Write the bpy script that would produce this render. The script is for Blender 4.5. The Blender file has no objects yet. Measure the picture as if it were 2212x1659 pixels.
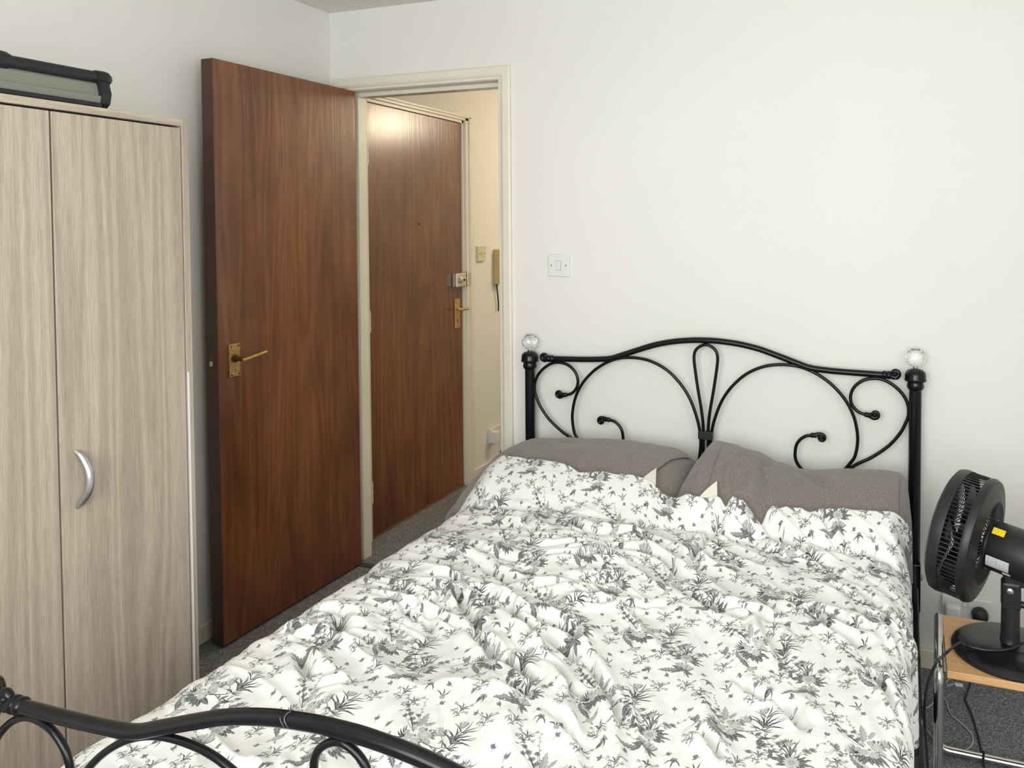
import bpy, bmesh, math, random
import numpy as np
from mathutils import Vector, Matrix, Quaternion

# ------------------------------------------------------------------ camera, world, light, exposure
scene = bpy.context.scene
C = scene.collection
def _cam():
    yaw, pitch, roll = .3627, .0335, .0037
    f = Vector((-math.sin(yaw)*math.cos(pitch), math.cos(yaw)*math.cos(pitch), -math.sin(pitch)))
    r0 = Vector((math.cos(yaw), math.sin(yaw), 0)); u0 = r0.cross(f)
    r = math.cos(roll)*r0-math.sin(roll)*u0; u = math.sin(roll)*r0+math.cos(roll)*u0
    cd = bpy.data.cameras.new('camera'); o = bpy.data.objects.new('camera', cd); C.objects.link(o)
    o.matrix_world = Matrix(((r.x, u.x, -f.x, 2.2592), (r.y, u.y, -f.y, -2.7273), (r.z, u.z, -f.z, 1.4311), (0, 0, 0, 1)))
    cd.sensor_fit = 'HORIZONTAL'; cd.sensor_width = 36; cd.lens = 36*1712.2652/2212
    cd.shift_x = (1106-1304.3591)/2212; cd.shift_y = (545.8386-829.5)/2212
    cd.clip_start = .02; cd.clip_end = 100
    scene.camera = o
_cam()
vs = scene.view_settings
vs.view_transform = 'Standard'; vs.look = 'None'; vs.gamma = 1; vs.use_curve_mapping = False
vs.exposure = -0.27
cy = scene.cycles
cy.max_bounces = 9; cy.diffuse_bounces = 3; cy.glossy_bounces = 4; cy.transmission_bounces = 9; cy.transparent_max_bounces = 6; cy.caustics_reflective = False; cy.caustics_refractive = True
world = bpy.data.worlds.new('sky'); scene.world = world; world.use_nodes = True
bg = world.node_tree.nodes['Background']; bg.inputs[0].default_value = (.86, .93, 1, 1); bg.inputs[1].default_value = 1.2
def area(name, loc, rot, sx, sy, power, col):
    ld = bpy.data.lights.new(name, 'AREA'); ld.shape = 'RECTANGLE'; ld.size = sx; ld.size_y = sy; ld.energy = power; ld.color = col
    o = bpy.data.objects.new(name, ld); C.objects.link(o); o.location = loc; o.rotation_euler = rot; return o
# daylight coming in through the window behind the camera
area('window_daylight', (1.95, -3.622, 1.53), (math.radians(90), 0, 0), 2.06, 1.16, 76, (.935, .972, 1))
area('added_side_fill', (3.312, -2.75, 1.53), (math.radians(90), 0, math.radians(90)), 1.06, 1.16, 20, (.94, .975, 1))  # added fill at an unseen side window, lifts left wall, doors and wardrobe

# ------------------------------------------------------------------ helpers
def lin(r, g, b):
    f = lambda c: (c/255/12.92 if c/255 <= .04045 else ((c/255+.055)/1.055)**2.4)
    return (f(r), f(g), f(b), 1)
class NT:
    def __init__(s, name):
        s.m = bpy.data.materials.new(name); s.m.use_nodes = True; s.t = s.m.node_tree
        s.b = s.t.nodes['Principled BSDF']; s.out = s.t.nodes['Material Output']
    def n(s, typ, **kw):
        o = s.t.nodes.new(typ)
        for k, v in kw.items():
            if k.startswith('_'): setattr(o, k[1:], v)
            else:
                key = int(k[1:]) if k[0] == 'i' and k[1:].isdigit() else k
                o.inputs[key].default_value = v
        return o
    def l(s, a, b): s.t.links.new(a, b)
    def mapping(s, scale, coord='Object', rot=(0, 0, 0), loc=(0, 0, 0)):
        tc = s.n('ShaderNodeTexCoord'); mp = s.n('ShaderNodeMapping'); mp.inputs['Scale'].default_value = scale
        mp.inputs['Rotation'].default_value = rot; mp.inputs['Location'].default_value = loc
        s.l(tc.outputs[coord], mp.inputs[0]); return mp.outputs[0]
    def noise(s, vec, scale=5., detail=3., rough=.5, dist=0.):
        o = s.n('ShaderNodeTexNoise'); o.inputs['Scale'].default_value = scale; o.inputs['Detail'].default_value = detail
        o.inputs['Roughness'].default_value = rough; o.inputs['Distortion'].default_value = dist; s.l(vec, o.inputs['Vector']); return o.outputs['Fac']
    def ramp(s, fac, stops):
        o = s.n('ShaderNodeValToRGB'); e = o.color_ramp.elements
        while len(e) < len(stops): e.new(.5)
        for k, (p, c) in enumerate(stops): e[k].position = p; e[k].color = c if len(c) == 4 else (*c, 1)
        s.l(fac, o.inputs[0]); return o.outputs[0]
    def mix(s, fac, a, b, mode='MIX'):
        o = s.n('ShaderNodeMix', _data_type='RGBA', _blend_type=mode)
        for sock, v in ((o.inputs[0], fac), (o.inputs[6], a), (o.inputs[7], b)):
            if hasattr(v, 'is_output'): s.l(v, sock)
            else: sock.default_value = v
        return o.outputs[2]
    def math(s, op, a, b=0.):
        o = s.n('ShaderNodeMath', _operation=op)
        for k, v in ((0, a), (1, b)):
            if hasattr(v, 'is_output'): s.l(v, o.inputs[k])
            else: o.inputs[k].default_value = v
        return o.outputs[0]
    def bump(s, h, strength=.2, dist=.002):
        o = s.n('ShaderNodeBump'); o.inputs['Strength'].default_value = strength; o.inputs['Distance'].default_value = dist
        s.l(h, o.inputs['Height']); s.l(o.outputs[0], s.b.inputs['Normal'])
    def set(s, **kw):
        for k, v in kw.items():
            i = s.b.inputs[k.replace('_', ' ')]
            if hasattr(v, 'is_output'): s.l(v, i)
            else: i.default_value = v
        return s
def plain(name, rgb, rough=.5, metal=0., vary=.06, scale=30., bump=.05, **kw):
    n = NT(name); v = n.mapping((1, 1, 1)); f = n.noise(v, scale, 2)
    c = lin(*rgb); d = tuple(x*(1-vary) for x in c[:3])+(1,); e = tuple(min(1, x*(1+vary)) for x in c[:3])+(1,)
    n.set(Base_Color=n.ramp(f, [(.3, d), (.7, e)]), Roughness=rough, Metallic=metal, **kw)
    if bump >= .05: n.bump(n.noise(v, scale*6, 1), bump, .001)
    return n.m
M = {}
def build_materials():
    # painted plaster
    def plaster(name, rgb):
        n = NT(name); v = n.mapping((1, 1, 1)); big = n.noise(v, 1.3, 1); fine = n.noise(v, 260, 1)
        c = lin(*rgb); d = tuple(x*.965 for x in c[:3])+(1,)
        n.set(Base_Color=n.ramp(big, [(.35, d), (.7, c)]), Roughness=.75); n.bump(fine, .12, .0015); return n.m
    M['wall'] = plaster('cream_white_wall_paint', (241, 238, 230))
    M['ceiling'] = plaster('ceiling_paint', (238, 235, 227))
    # dark grey carpet
    n = NT('charcoal_carpet'); v = n.mapping((1, 1, 1)); a = n.noise(v, 210, 2, .75); b = n.noise(v, 120, 2, .6); e = n.noise(v, 3, 2)
    col = n.ramp(a, [(.33, lin(84, 85, 86)), (.52, lin(132, 134, 135)), (.72, lin(210, 211, 210))])
    col = n.mix(n.ramp(e, [(.3, (0, 0, 0)), (.7, (.35, .35, .35))]), col, lin(100, 100, 102))
    n.set(Base_Color=col, Roughness=.95); n.bump(n.mix(.5, a, b), .9, .006); M['carpet'] = n.m
    # gloss paint on woodwork
    M['gloss'] = plain('cream_gloss_paint', (236, 230, 210), .32, vary=.03, scale=8, bump=.06)
    M['upvc'] = plain('white_window_plastic', (240, 240, 238), .3, vary=.01)
    # varnished red-brown veneer (grain runs up z, face spans y)
    def veneer(name, dark, mid, light, seed, rough=.3):
        n = NT(name)
        v1 = n.mapping((1, 300, 5), loc=(seed, seed, 0)); v2 = n.mapping((1, 9, .75), loc=(seed*2, seed, 0)); v3 = n.mapping((1, 3.2, 1.6), loc=(seed, 0, seed))
        v4 = n.mapping((30, 420, 22)); v5 = n.mapping((1, 34, .5), loc=(0, seed, seed))
        streak = n.math('ADD', n.math('MULTIPLY', n.noise(v1, 1.2, 4, .62, .3), .5), n.math('MULTIPLY', n.noise(v5, 1., 3, .55, .3), .5))
        cath = n.noise(v2, .8, 2, .5, .6); blotch = n.noise(v3, 1.1, 3); pore = n.noise(v4, 1.0, 3, .7)
        ring = n.math('SINE', n.math('MULTIPLY', cath, 62.))
        ring = n.math('MULTIPLY', n.math('ADD', ring, 1.), .5)
        grain = n.math('ADD', n.math('MULTIPLY', streak, .74), n.math('MULTIPLY', ring, .13))
        col = n.ramp(grain, [(.25, lin(*dark)), (.47, lin(*mid)), (.70, lin(*light))])
        tint = n.ramp(blotch, [(.34, (.60, .50, .58, 1)), (.50, (.92, .85, .82, 1)), (.66, (1.0, 1.0, .90, 1))])
        col = n.mix(1., col, tint, 'MULTIPLY')
        col = n.mix(n.ramp(pore, [(.60, (0, 0, 0)), (.78, (.35, .35, .35))]), col, tuple(x*.5 for x in lin(*dark)[:3])+(1,))
        n.set(Base_Color=col, Roughness=n.math('ADD', n.math('MULTIPLY', streak, .12), rough-.06), Coat_Weight=.35, Coat_Roughness=.22)
        n.bump(n.math('ADD', n.math('MULTIPLY', ring, .35), streak), .45, .0014); return n.m
    M['door'] = veneer('red_brown_door_veneer', (100, 58, 31), (134, 82, 46), (158, 106, 64), 1.3)
    M['front_door'] = veneer('varnished_front_door_veneer', (96, 56, 30), (128, 78, 43), (152, 100, 58), 4.1, .24)
    M['door_edge'] = plain('dark_door_edge', (74, 48, 38), .4, vary=.2, scale=14)
    # limed oak laminate, grain along z (y is the width)
    def oak(name, sc, seed=0.):
        n = NT(name)
        g1 = n.noise(n.mapping(tuple(a*b for a, b in zip((520, 520, 420), sc)), loc=(seed, seed, seed)), 1.2, 5, .68, .3)
        g2 = n.noise(n.mapping(tuple(a*b for a, b in zip((7, 7, 7), sc)), loc=(seed*3, 0, seed)), 1.0, 2, .5, .5)
        g3 = n.noise(n.mapping(tuple(a*b for a, b in zip((34, 34, 16), sc))), 1., 3, .7)
        ring = n.math('MULTIPLY', n.math('ADD', n.math('SINE', n.math('MULTIPLY', g2, 70.)), 1.), .5)
        f = n.math('ADD', n.math('MULTIPLY', g1, .66), n.math('ADD', n.math('MULTIPLY', ring, .12), n.math('MULTIPLY', g3, .24)))
        col = n.ramp(f, [(.30, lin(150, 136, 119)), (.5, lin(177, 162, 144)), (.70, lin(206, 192, 174))])
        n.set(Base_Color=col, Roughness=.5); n.bump(f, .12, .0008); return n.m
    M['oak'] = oak('limed_oak_laminate', (1, 1, .035)); M['oak_h'] = oak('limed_oak_laminate_lying', (1, .035, 1), 2.)
    M['banding'] = plain('white_edge_banding', (236, 236, 236), .5, vary=.02)
    M['black_metal'] = plain('gloss_black_tube', (17, 18, 21), .17, vary=.15, scale=60, bump=.015, Specular_IOR_Level=.32)
    M['black_plastic'] = plain('satin_black_plastic', (30, 30, 32), .42, vary=.12, scale=80, bump=.03)
    M['black_gloss'] = plain('gloss_black_plastic', (24, 24, 26), .25, vary=.1, scale=60, bump=.02)
    M['chrome'] = plain('chrome', (215, 215, 215), .12, 1., vary=.05, scale=40, bump=.02)
    M['silver'] = plain('brushed_silver', (200, 200, 204), .35, 1., vary=.06, scale=120)
    M['brass'] = plain('worn_brass', (196, 164, 104), .36, .85, vary=.22, scale=90, bump=.1)
    M['brass_dark'] = plain('tarnished_brass', (110, 80, 40), .45, .8, vary=.3, scale=120)
    M['nickel'] = plain('satin_nickel', (205, 200, 182), .35, .75, vary=.08, scale=70)
    M['white_plastic'] = plain('white_plastic', (236, 235, 230), .35, vary=.02)
    M['cream_plastic'] = plain('cream_plastic', (222, 210, 176), .4, vary=.03)
    M['tan_plastic'] = plain('tan_plastic', (206, 180, 128), .4, vary=.05)
    M['dark_hole'] = plain('dark_slot', (26, 20, 16), .8, vary=.1)
    M['steel'] = plain('dull_steel', (150, 150, 150), .4, 1., vary=.15, scale=90)
    M['grey_cable'] = plain('grey_cable_sheath', (205, 205, 203), .45, vary=.05)
    M['yellow'] = None
    # beech laminate of the bedside table
    n = NT('beech_laminate'); g = n.noise(n.mapping((6, 60, 60)), 1.3, 4, .6, .2); p = n.noise(n.mapping((60, 200, 200)), 1., 2)
    n.set(Base_Color=n.mix(n.ramp(p, [(.55, (0, 0, 0)), (.75, (.25, .25, .25))]), n.ramp(g, [(.3, lin(214, 164, 110)), (.7, lin(232, 186, 132))]), lin(176, 122, 74)), Roughness=.42); M['beech'] = n.m
    # brown-grey brushed cotton of the pillow cases
    def cotton(name, a, b, c, sc=1.):
        n = NT(name); v = n.mapping((1, 1, 1)); f1 = n.noise(v, 420*sc, 2, .7); f2 = n.noise(n.mapping((500, 90, 90)), 1, 2, .6); f3 = n.noise(v, 9, 3)
        col = n.ramp(n.math('ADD', n.math('MULTIPLY', f1, .5), n.math('MULTIPLY', f2, .5)), [(.35, lin(*a)), (.55, lin(*b)), (.7, lin(*c))])
        n.set(Base_Color=col, Roughness=.9, Sheen_Weight=.25, Sheen_Roughness=.5); n.bump(n.math('ADD', f1, n.math('MULTIPLY', f3, 1.5)), .35, .002); return n.m
    M['pillow'] = cotton('grey_brown_brushed_cotton', (106, 98, 92), (134, 125, 118), (170, 161, 154))
    M['sheet'] = cotton('grey_sheet_cotton', (82, 80, 84), (104, 102, 108), (126, 124, 130))
    M['ticking'] = cotton('cream_pillow_ticking', (226, 220, 200), (236, 231, 214), (244, 240, 226))
    M['mattress'] = cotton('white_mattress_cover', (214, 212, 206), (226, 224, 218), (236, 234, 228))
    # grey mesh panel of the case
    M['grey_mesh'] = plain('grey_green_mesh_fabric', (128, 128, 116), .7, vary=.1, scale=300, bump=.2)
    # glass
    n = NT('cut_crystal'); n.set(Base_Color=(1, 1, 1, 1), Roughness=.02, Transmission_Weight=1., IOR=1.5); f = n.noise(n.mapping((1, 1, 1)), 8); n.set(Base_Color=n.ramp(f, [(0, (.96, .97, .98)), (1, (1, 1, 1))])); M['crystal'] = n.m
    n = NT('window_glass'); tr = n.n('ShaderNodeBsdfTransparent'); gl = n.n('ShaderNodeBsdfGlossy'); gl.inputs['Roughness'].default_value = .02
    mx = n.n('ShaderNodeMixShader'); mx.inputs[0].default_value = .06; n.l(tr.outputs[0], mx.inputs[1]); n.l(gl.outputs[0], mx.inputs[2]); n.l(mx.outputs[0], n.out.inputs[0]); M['glass'] = n.m
    n = NT('lit_lamp_diffuser'); n.set(Base_Color=(1, .93, .8, 1), Emission_Color=(1, .86, .66, 1), Emission_Strength=3.5); M['lamp'] = n.m
    def printed(name, base, inkc, sx, sy):
        n = NT(name); v = n.mapping((1, 1, 1), 'UV'); br = n.n('ShaderNodeTexBrick'); n.l(v, br.inputs['Vector']); br.inputs['Scale'].default_value = 1.
        br.inputs['Brick Width'].default_value = sx; br.inputs['Row Height'].default_value = sy; br.inputs['Mortar Size'].default_value = sy*.32; br.inputs['Mortar Smooth'].default_value = .1
        br.inputs['Color1'].default_value = inkc; br.inputs['Color2'].default_value = base; br.inputs['Mortar'].default_value = base; br.offset = .4
        nz = n.noise(n.mapping((40, 14, 1), 'UV'), 1., 3, .7)
        n.set(Base_Color=n.mix(n.ramp(nz, [(.45, (0, 0, 0)), (.55, (1, 1, 1))]), base, br.outputs[0]), Roughness=.4); return n.m
    M['yellow'] = printed('yellow_warning_print', lin(240, 214, 40), lin(50, 44, 20), .3, .3)
    M['rating'] = printed('rating_plate_print', lin(206, 208, 208), lin(90, 92, 96), .35, .14)
build_materials()

# --- meshes: every builder returns (verts, faces) in world metres
def box(x0, x1, y0, y1, z0, z1, bev=0., seg=2):
    if not bev:
        V = [(x0, y0, z0), (x1, y0, z0), (x1, y1, z0), (x0, y1, z0), (x0, y0, z1), (x1, y0, z1), (x1, y1, z1), (x0, y1, z1)]
        return V, [(0, 3, 2, 1), (4, 5, 6, 7), (0, 1, 5, 4), (1, 2, 6, 5), (2, 3, 7, 6), (3, 0, 4, 7)]
    bm = bmesh.new(); bmesh.ops.create_cube(bm, size=1)
    for v in bm.verts: v.co = ((x0+x1)/2+v.co.x*(x1-x0), (y0+y1)/2+v.co.y*(y1-y0), (z0+z1)/2+v.co.z*(z1-z0))
    bmesh.ops.bevel(bm, geom=list(bm.edges), offset=bev, segments=seg, profile=.5, affect='EDGES')
    bm.verts.index_update(); V = [tuple(v.co) for v in bm.verts]; F = [tuple(v.index for v in f.verts) for f in bm.faces]; bm.free(); return V, F
def join(*ps):
    V, F = [], []
    for v, f in ps:
        k = len(V); V += list(v); F += [tuple(i+k for i in q) for q in f]
    return V, F
def smooth_path(p, n=8):
    p = [Vector(q) for q in p]
    if len(p) < 3: return p
    q = [2*p[0]-p[1]]+p+[2*p[-1]-p[-2]]; out = []
    for k in range(1, len(q)-2):
        a, b, c, d = q[k-1:k+3]
        for i in range(n):
            t = i/n; out.append(.5*((2*b)+(-a+c)*t+(2*a-5*b+4*c-d)*t*t+(-a+3*b-3*c+d)*t**3))
    out.append(p[-1]); return out
def tube(pts, r, n=10, smooth=0, closed=False):
    p = smooth_path(pts, smooth) if smooth else [Vector(q) for q in pts]
    m = len(p); R = r if callable(r) else (lambda t: r)
    tang = []
    for i in range(m):
        a, b = p[max(i-1, 0)], p[min(i+1, m-1)]; d = (b-a); tang.append(d.normalized() if d.length > 1e-9 else Vector((0, 0, 1)))
    up = Vector((0, 0, 1)) if abs(tang[0].z) < .9 else Vector((1, 0, 0))
    nrm = tang[0].cross(up).normalized(); V, F = [], []
    for i in range(m):
        if i:
            ax = tang[i-1].cross(tang[i])
            if ax.length > 1e-9: nrm = Quaternion(ax.normalized(), tang[i-1].angle(tang[i])) @ nrm
        bn = tang[i].cross(nrm).normalized(); rr = R(i/(m-1))
        for k in range(n):
            a = 2*math.pi*k/n; V.append(tuple(p[i]+rr*(math.cos(a)*nrm+math.sin(a)*bn)))
    for i in range(m-1):
        for k in range(n):
            a, b = i*n+k, i*n+(k+1) % n; F.append((a, b, b+n, a+n))
    F.append(tuple(range(n-1, -1, -1))); F.append(tuple((m-1)*n+k for k in range(n)))
    return V, F
def lathe(prof, o, axis=(0, 0, 1), n=24, caps=True):
    """prof: (radius, height along axis) pairs"""
    ax = Vector(axis).normalized(); u = ax.cross(Vector((0, 0, 1)) if abs(ax.z) < .9 else Vector((1, 0, 0))).normalized(); w = ax.cross(u); o = Vector(o)
    V, F = [], []
    for r, h in prof:
        for k in range(n):
            a = 2*math.pi*k/n; V.append(tuple(o+ax*h+r*(math.cos(a)*u+math.sin(a)*w)))
    for i in range(len(prof)-1):
        for k in range(n):
            a, b = i*n+k, i*n+(k+1) % n; F.append((a, b, b+n, a+n))
    if caps: F.append(tuple(range(n-1, -1, -1))); F.append(tuple((len(prof)-1)*n+k for k in range(n)))
    return V, F
def ball(c, r, n=16, m=10, s=(1, 1, 1)):
    pr = []
    V, F = [], []
    for i in range(m+1):
        t = math.pi*i/m
        for k in range(n):
            a = 2*math.pi*k/n; V.append((c[0]+s[0]*r*math.sin(t)*math.cos(a), c[1]+s[1]*r*math.sin(t)*math.sin(a), c[2]-s[2]*r*math.cos(t)))
    for i in range(m):
        for k in range(n): a, b = i*n+k, i*n+(k+1) % n; F.append((a, b, b+n, a+n))
    return V, F
def extrude(poly, axis, a, b):
    """2-D outline pushed along one axis from a to b"""
    def P(q, t): return {'x': (t, q[0], q[1]), 'y': (q[0], t, q[1]), 'z': (q[0], q[1], t)}[axis]
    n = len(poly); V = [P(q, a) for q in poly]+[P(q, b) for q in poly]
    F = [tuple(range(n-1, -1, -1)), tuple(range(n, 2*n))]+[(i, (i+1) % n, (i+1) % n+n, i+n) for i in range(n)]
    return V, F
def obj(name, vf, mat, parent=None, smooth=False, kind=None, label=None, cat=None, group=None, angle=40, origin=None):
    V = np.array(vf[0], float)
    if parent is not None: o0 = np.array(parent['_o'])
    elif origin is not None: o0 = np.array(origin, float)
    else: o0 = np.array([(V[:, 0].min()+V[:, 0].max())/2, (V[:, 1].min()+V[:, 1].max())/2, V[:, 2].min()])
    me = bpy.data.meshes.new(name); me.from_pydata([tuple(v) for v in V-o0], [], vf[1])
    bm = bmesh.new(); bm.from_mesh(me); bmesh.ops.recalc_face_normals(bm, faces=bm.faces); bm.to_mesh(me); bm.free()
    if smooth:
        me.polygons.foreach_set('use_smooth', [True]*len(me.polygons)); me.set_sharp_from_angle(angle=math.radians(angle))
    me.materials.append(M[mat] if isinstance(mat, str) else mat)
    o = bpy.data.objects.new(name, me); C.objects.link(o)
    if parent is None: o.location = o0
    else: o.parent = parent
    o['_o'] = [float(q) for q in o0]
    tag(o, label, cat, group, kind); return o
def tag(o, label=None, cat=None, group=None, kind=None):
    if label: o['label'] = label
    if cat: o['category'] = cat
    if group: o['group'] = group
    if kind: o['kind'] = kind
def thing(name, loc, label, cat, group=None, kind=None):
    o = bpy.data.objects.new(name, None); C.objects.link(o); o.location = loc; o.empty_display_size = .1; o['_o'] = [float(q) for q in loc]
    tag(o, label, cat, group, kind); return o

# ------------------------------------------------------------------ the setting
H = 2.3255
def setting(name, vf, mat, label, cat, **kw): return obj(name, vf, mat, kind='structure', label=label, cat=cat, **kw)
setting('floor', box(-.12, 3.4, -3.72, 3.1, -.06, 0), 'carpet', 'dark grey speckled fitted carpet across the room and hall', 'floor')
setting('ceiling', box(-.12, 3.4, -3.72, 3.1, H, H+.08), 'ceiling', 'flat off-white painted ceiling', 'ceiling')
setting('wall_left', join(box(-.12, 0, -3.72, .182, 0, H), box(-.12, 0, 1.118, 3.1, 0, H), box(-.12, 0, .182, 1.118, 2.03, H)), 'wall', 'cream white wall behind the wardrobe and open door', 'wall')
setting('wall_back', join(box(0, .066, 0, .1, 0, H), box(.81, 3.3, 0, .1, 0, H), box(.066, .81, 0, .1, 2.015, H)), 'wall', 'white wall behind the bed with the doorway', 'wall')
setting('wall_right', join(box(3.3, 3.4, -3.72, -3.35, 0, H), box(3.3, 3.4, -2.15, .1, 0, H), box(3.3, 3.4, -3.35, -2.15, 0, .88), box(3.3, 3.4, -3.35, -2.15, 2.18, H)), 'wall', 'white wall on the far side of the bedside table', 'wall')
setting('wall_rear', join(box(0, .85, -3.72, -3.6, 0, H), box(3.05, 3.3, -3.72, -3.6, 0, H), box(.85, 3.05, -3.72, -3.6, 0, .88), box(.85, 3.05, -3.72, -3.6, 2.18, H)), 'wall', 'white wall with the window', 'wall')
setting('wall_hall_end', box(0, 1.8, 3.0, 3.1, 0, H), 'wall', 'cream end wall of the hall', 'wall')
setting('wall_hall_right', box(1.7, 1.8, .1, 3.0, 0, H), 'wall', 'cream side wall of the hall', 'wall')
def skirt(name, x0, x1, y0, y1, label):
    return setting(name, box(x0, x1, y0, y1, 0, .064, .004), 'gloss', label, 'skirting board')
skirt('baseboard_left', 0, .015, -3.6, -.016, 'cream skirting board along the wall behind the open door')
skirt('baseboard_back', .849, 3.3, -.015, 0, 'cream skirting board behind the bed and bedside table')
skirt('baseboard_hall', 0, .015, 1.122, 3.0, 'cream skirting board in the hall past the front door')
skirt('baseboard_hall_corner', 0, .022, .101, .178, 'short stub of skirting board beside the front door hinges')
# window behind the camera
win = thing('window_1', (1.95, -3.66, .88), 'wide white framed window', 'window', kind='structure')
obj('window_frame', join(box(.85, 3.05, -3.69, -3.63, .88, .94), box(.85, 3.05, -3.69, -3.63, 2.12, 2.18), box(.85, .91, -3.69, -3.63, .94, 2.12), box(2.99, 3.05, -3.69, -3.63, .94, 2.12), box(1.92, 1.98, -3.69, -3.63, .94, 2.12)), 'upvc', win)
for a, b in ((.91, 1.92), (1.98, 2.99)): obj('pane', box(a, b, -3.664, -3.656, .94, 2.12), 'glass', win)
obj('window_sill', box(.82, 3.08, -3.63, -3.48, .85, .88, .006), 'upvc', win)

w2 = thing('added_window', (3.35, -2.75, .88), 'unseen narrower window added in the right wall to brighten the left side', 'window', kind='structure')  # unseen window, put in so the left wall and wardrobe get side light
obj('window_frame', join(box(3.32, 3.38, -3.35, -2.15, .88, .94), box(3.32, 3.38, -3.35, -2.15, 2.12, 2.18), box(3.32, 3.38, -3.35, -3.29, .94, 2.12), box(3.32, 3.38, -2.21, -2.15, .94, 2.12)), 'upvc', w2)
obj('pane', box(3.346, 3.354, -3.29, -2.21, .94, 2.12), 'glass', w2)
# architrave, lining and stops of the bedroom doorway
tr = thing('trim_1', (.45, 0, 0), 'cream painted architrave round the bedroom doorway', 'door frame', kind='structure')
pr = [(.0, 0), (.0, -.013), (-.006, -.017), (-.03, -.017), (-.038, -.0135), (-.042, -.0095), (-.05, -.0085), (-.05, 0)]
n_ = len(pr); cap = [tuple(range(n_-1, -1, -1)), tuple(range(n_, 2*n_))]+[(i, (i+1) % n_, (i+1) % n_+n_, i+n_) for i in range(n_)]
obj('architrave_side', ([(.848+a, b, 0) for a, b in pr]+[(.848+a, b, 2.047+a) for a, b in pr], cap), 'gloss', tr)
obj('architrave_side', ([(.025-a*.82, b, 0) for a, b in pr]+[(.025-a*.82, b, 2.047+a) for a, b in pr], cap), 'gloss', tr)
obj('architrave_head', ([(.025-a*.82, b, 2.047+a) for a, b in pr]+[(.848+a, b, 2.047+a) for a, b in pr], cap), 'gloss', tr)
ln = thing('trim_2', (.43, .05, 0), 'cream painted lining and stops inside the bedroom doorway', 'door frame', kind='structure')
obj('door_lining', box(.066, .085, 0, .1, 0, 2.015, .0015), 'gloss', ln); obj('door_stop', box(.085, .100, .048, .1, 0, 1.98, .002), 'gloss', ln)
obj('door_lining', box(.7907, .81, 0, .1, 0, 2.015, .0015), 'gloss', ln); obj('door_stop', box(.776, .7907, .048, .1, 0, 1.98, .002), 'gloss', ln)
obj('door_lining', box(.085, .7907, 0, .1, 1.995, 2.015, .0015), 'gloss', ln); obj('door_stop', box(.085, .7907, .048, .1, 1.978, 1.995, .002), 'gloss', ln)
setting('trim_3', box(.1, .776, -.012, .022, 0, .003, .001), plain('threshold_strip', (62, 62, 64), .5, vary=.1), 'dark strip in the carpet across the bedroom doorway', 'threshold')

# open bedroom door
Hx, Hy, Fx, Fy = .1263, -.0049, .1119, -.7147
DL = math.hypot(Fx-Hx, Fy-Hy); dx, dy = (Fx-Hx)/DL, (Fy-Hy)/DL; nx, ny = -dy, dx      # n points into the room
def D(a, t, z): return (Hx+dx*a+nx*t, Hy+dy*a+ny*t, z)
def dbox(a0, a1, t0, t1, z0, z1, bev=0.): 
    V, F = box(a0, a1, t0, t1, z0, z1, bev); return [D(*v) for v in V], F
def dpath(p): return [D(*q) for q in p]
door = thing('door_1', (.119, -.36, 0), 'red-brown wooden bedroom door standing open beside the wardrobe', 'door', kind='structure')
obj('door_leaf', dbox(0, DL, -.0505, 0, .012, 1.993, .0012), 'door', door)
obj('door_edge', dbox(DL, DL+.0012, -.0495, -.0008, .014, 1.991), 'door_edge', door, label='darker lipping on the closing edge')
hd = obj('handle_plate', dbox(.6255, .672, 0, .009, .921, 1.034, .0015), 'brass', door, label='worn brass lever plate')
for a in (.633, .664):
    for z in (.929, 1.026): obj('screw', lathe([(.0035, 0), (.0035, .001), (.002, .0016)], D(a, .009, z), (nx, ny, 0), 10), 'brass_dark', hd)
obj('boss', lathe([(.013, 0), (.013, .006), (.010, .010), (.008, .018), (.0075, .046)], D(.651, .009, .984), (nx, ny, 0), 20), 'brass_dark', hd, smooth=True)
obj('lever', tube(dpath([(.658, .052, .981), (.640, .056, .984), (.60, .057, .990), (.572, .056, .994), (.556, .055, .996)]), lambda t: .0078-.001*t, 12, 5), 'brass', hd, smooth=True)
lt = obj('latch_plate', dbox(DL+.0012, DL+.0024, -.036, -.014, .935, 1.005), 'brass_dark', door, label='chipped latch plate on the door edge')
obj('latch_bolt', dbox(DL+.0024, DL+.010, -.030, -.020, .965, .982, .002), 'nickel', lt)
for z in (.28, 1.75): obj('hinge', join(tube([D(.0, -.053, z-.04), D(.0, -.053, z+.04)], .005, 8)), 'gloss', door)

# flat's front door in the hall
fd = thing('door_2', (-.03, .65, 0), 'varnished dark wood front door closed at the end of the hall', 'door', kind='structure')
obj('door_leaf', box(-.055, -.010, .245, 1.055, .012, 1.993, .0012), 'front_door', fd)
obj('threshold_bar', box(-.06, -.004, .245, 1.055, 0, .011), plain('brown_threshold', (120, 86, 64), .6), fd)
lk = obj('night_latch', box(-.010, .022, .953, 1.052, 1.106, 1.180, .004), 'nickel', fd, label='pale metal rim lock')
obj('snib', lathe([(.016, 0), (.015, .010), (.012, .012)], (.022, .987, 1.143), (1, 0, 0), 20), 'nickel', lk, smooth=True)
obj('lock_button', lathe([(.006, 0), (.005, .004)], (.022, 1.028, 1.142), (1, 0, 0), 12), 'dark_hole', lk)
obj('lock_keep', box(-.004, .026, 1.058, 1.092, 1.108, 1.184, .003), 'nickel', fd)
hp = obj('handle_plate', box(-.010, -.002, .972, 1.022, .882, 1.040, .002), 'brass', fd, label='brass lever plate with keyhole')
obj('keyhole', join(lathe([(.005, 0), (.005, .0008)], (-.002, .998, .925), (1, 0, 0), 12), box(-.002, -.0012, .9955, 1.0005, .906, .924)), 'dark_hole', hp)
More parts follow.
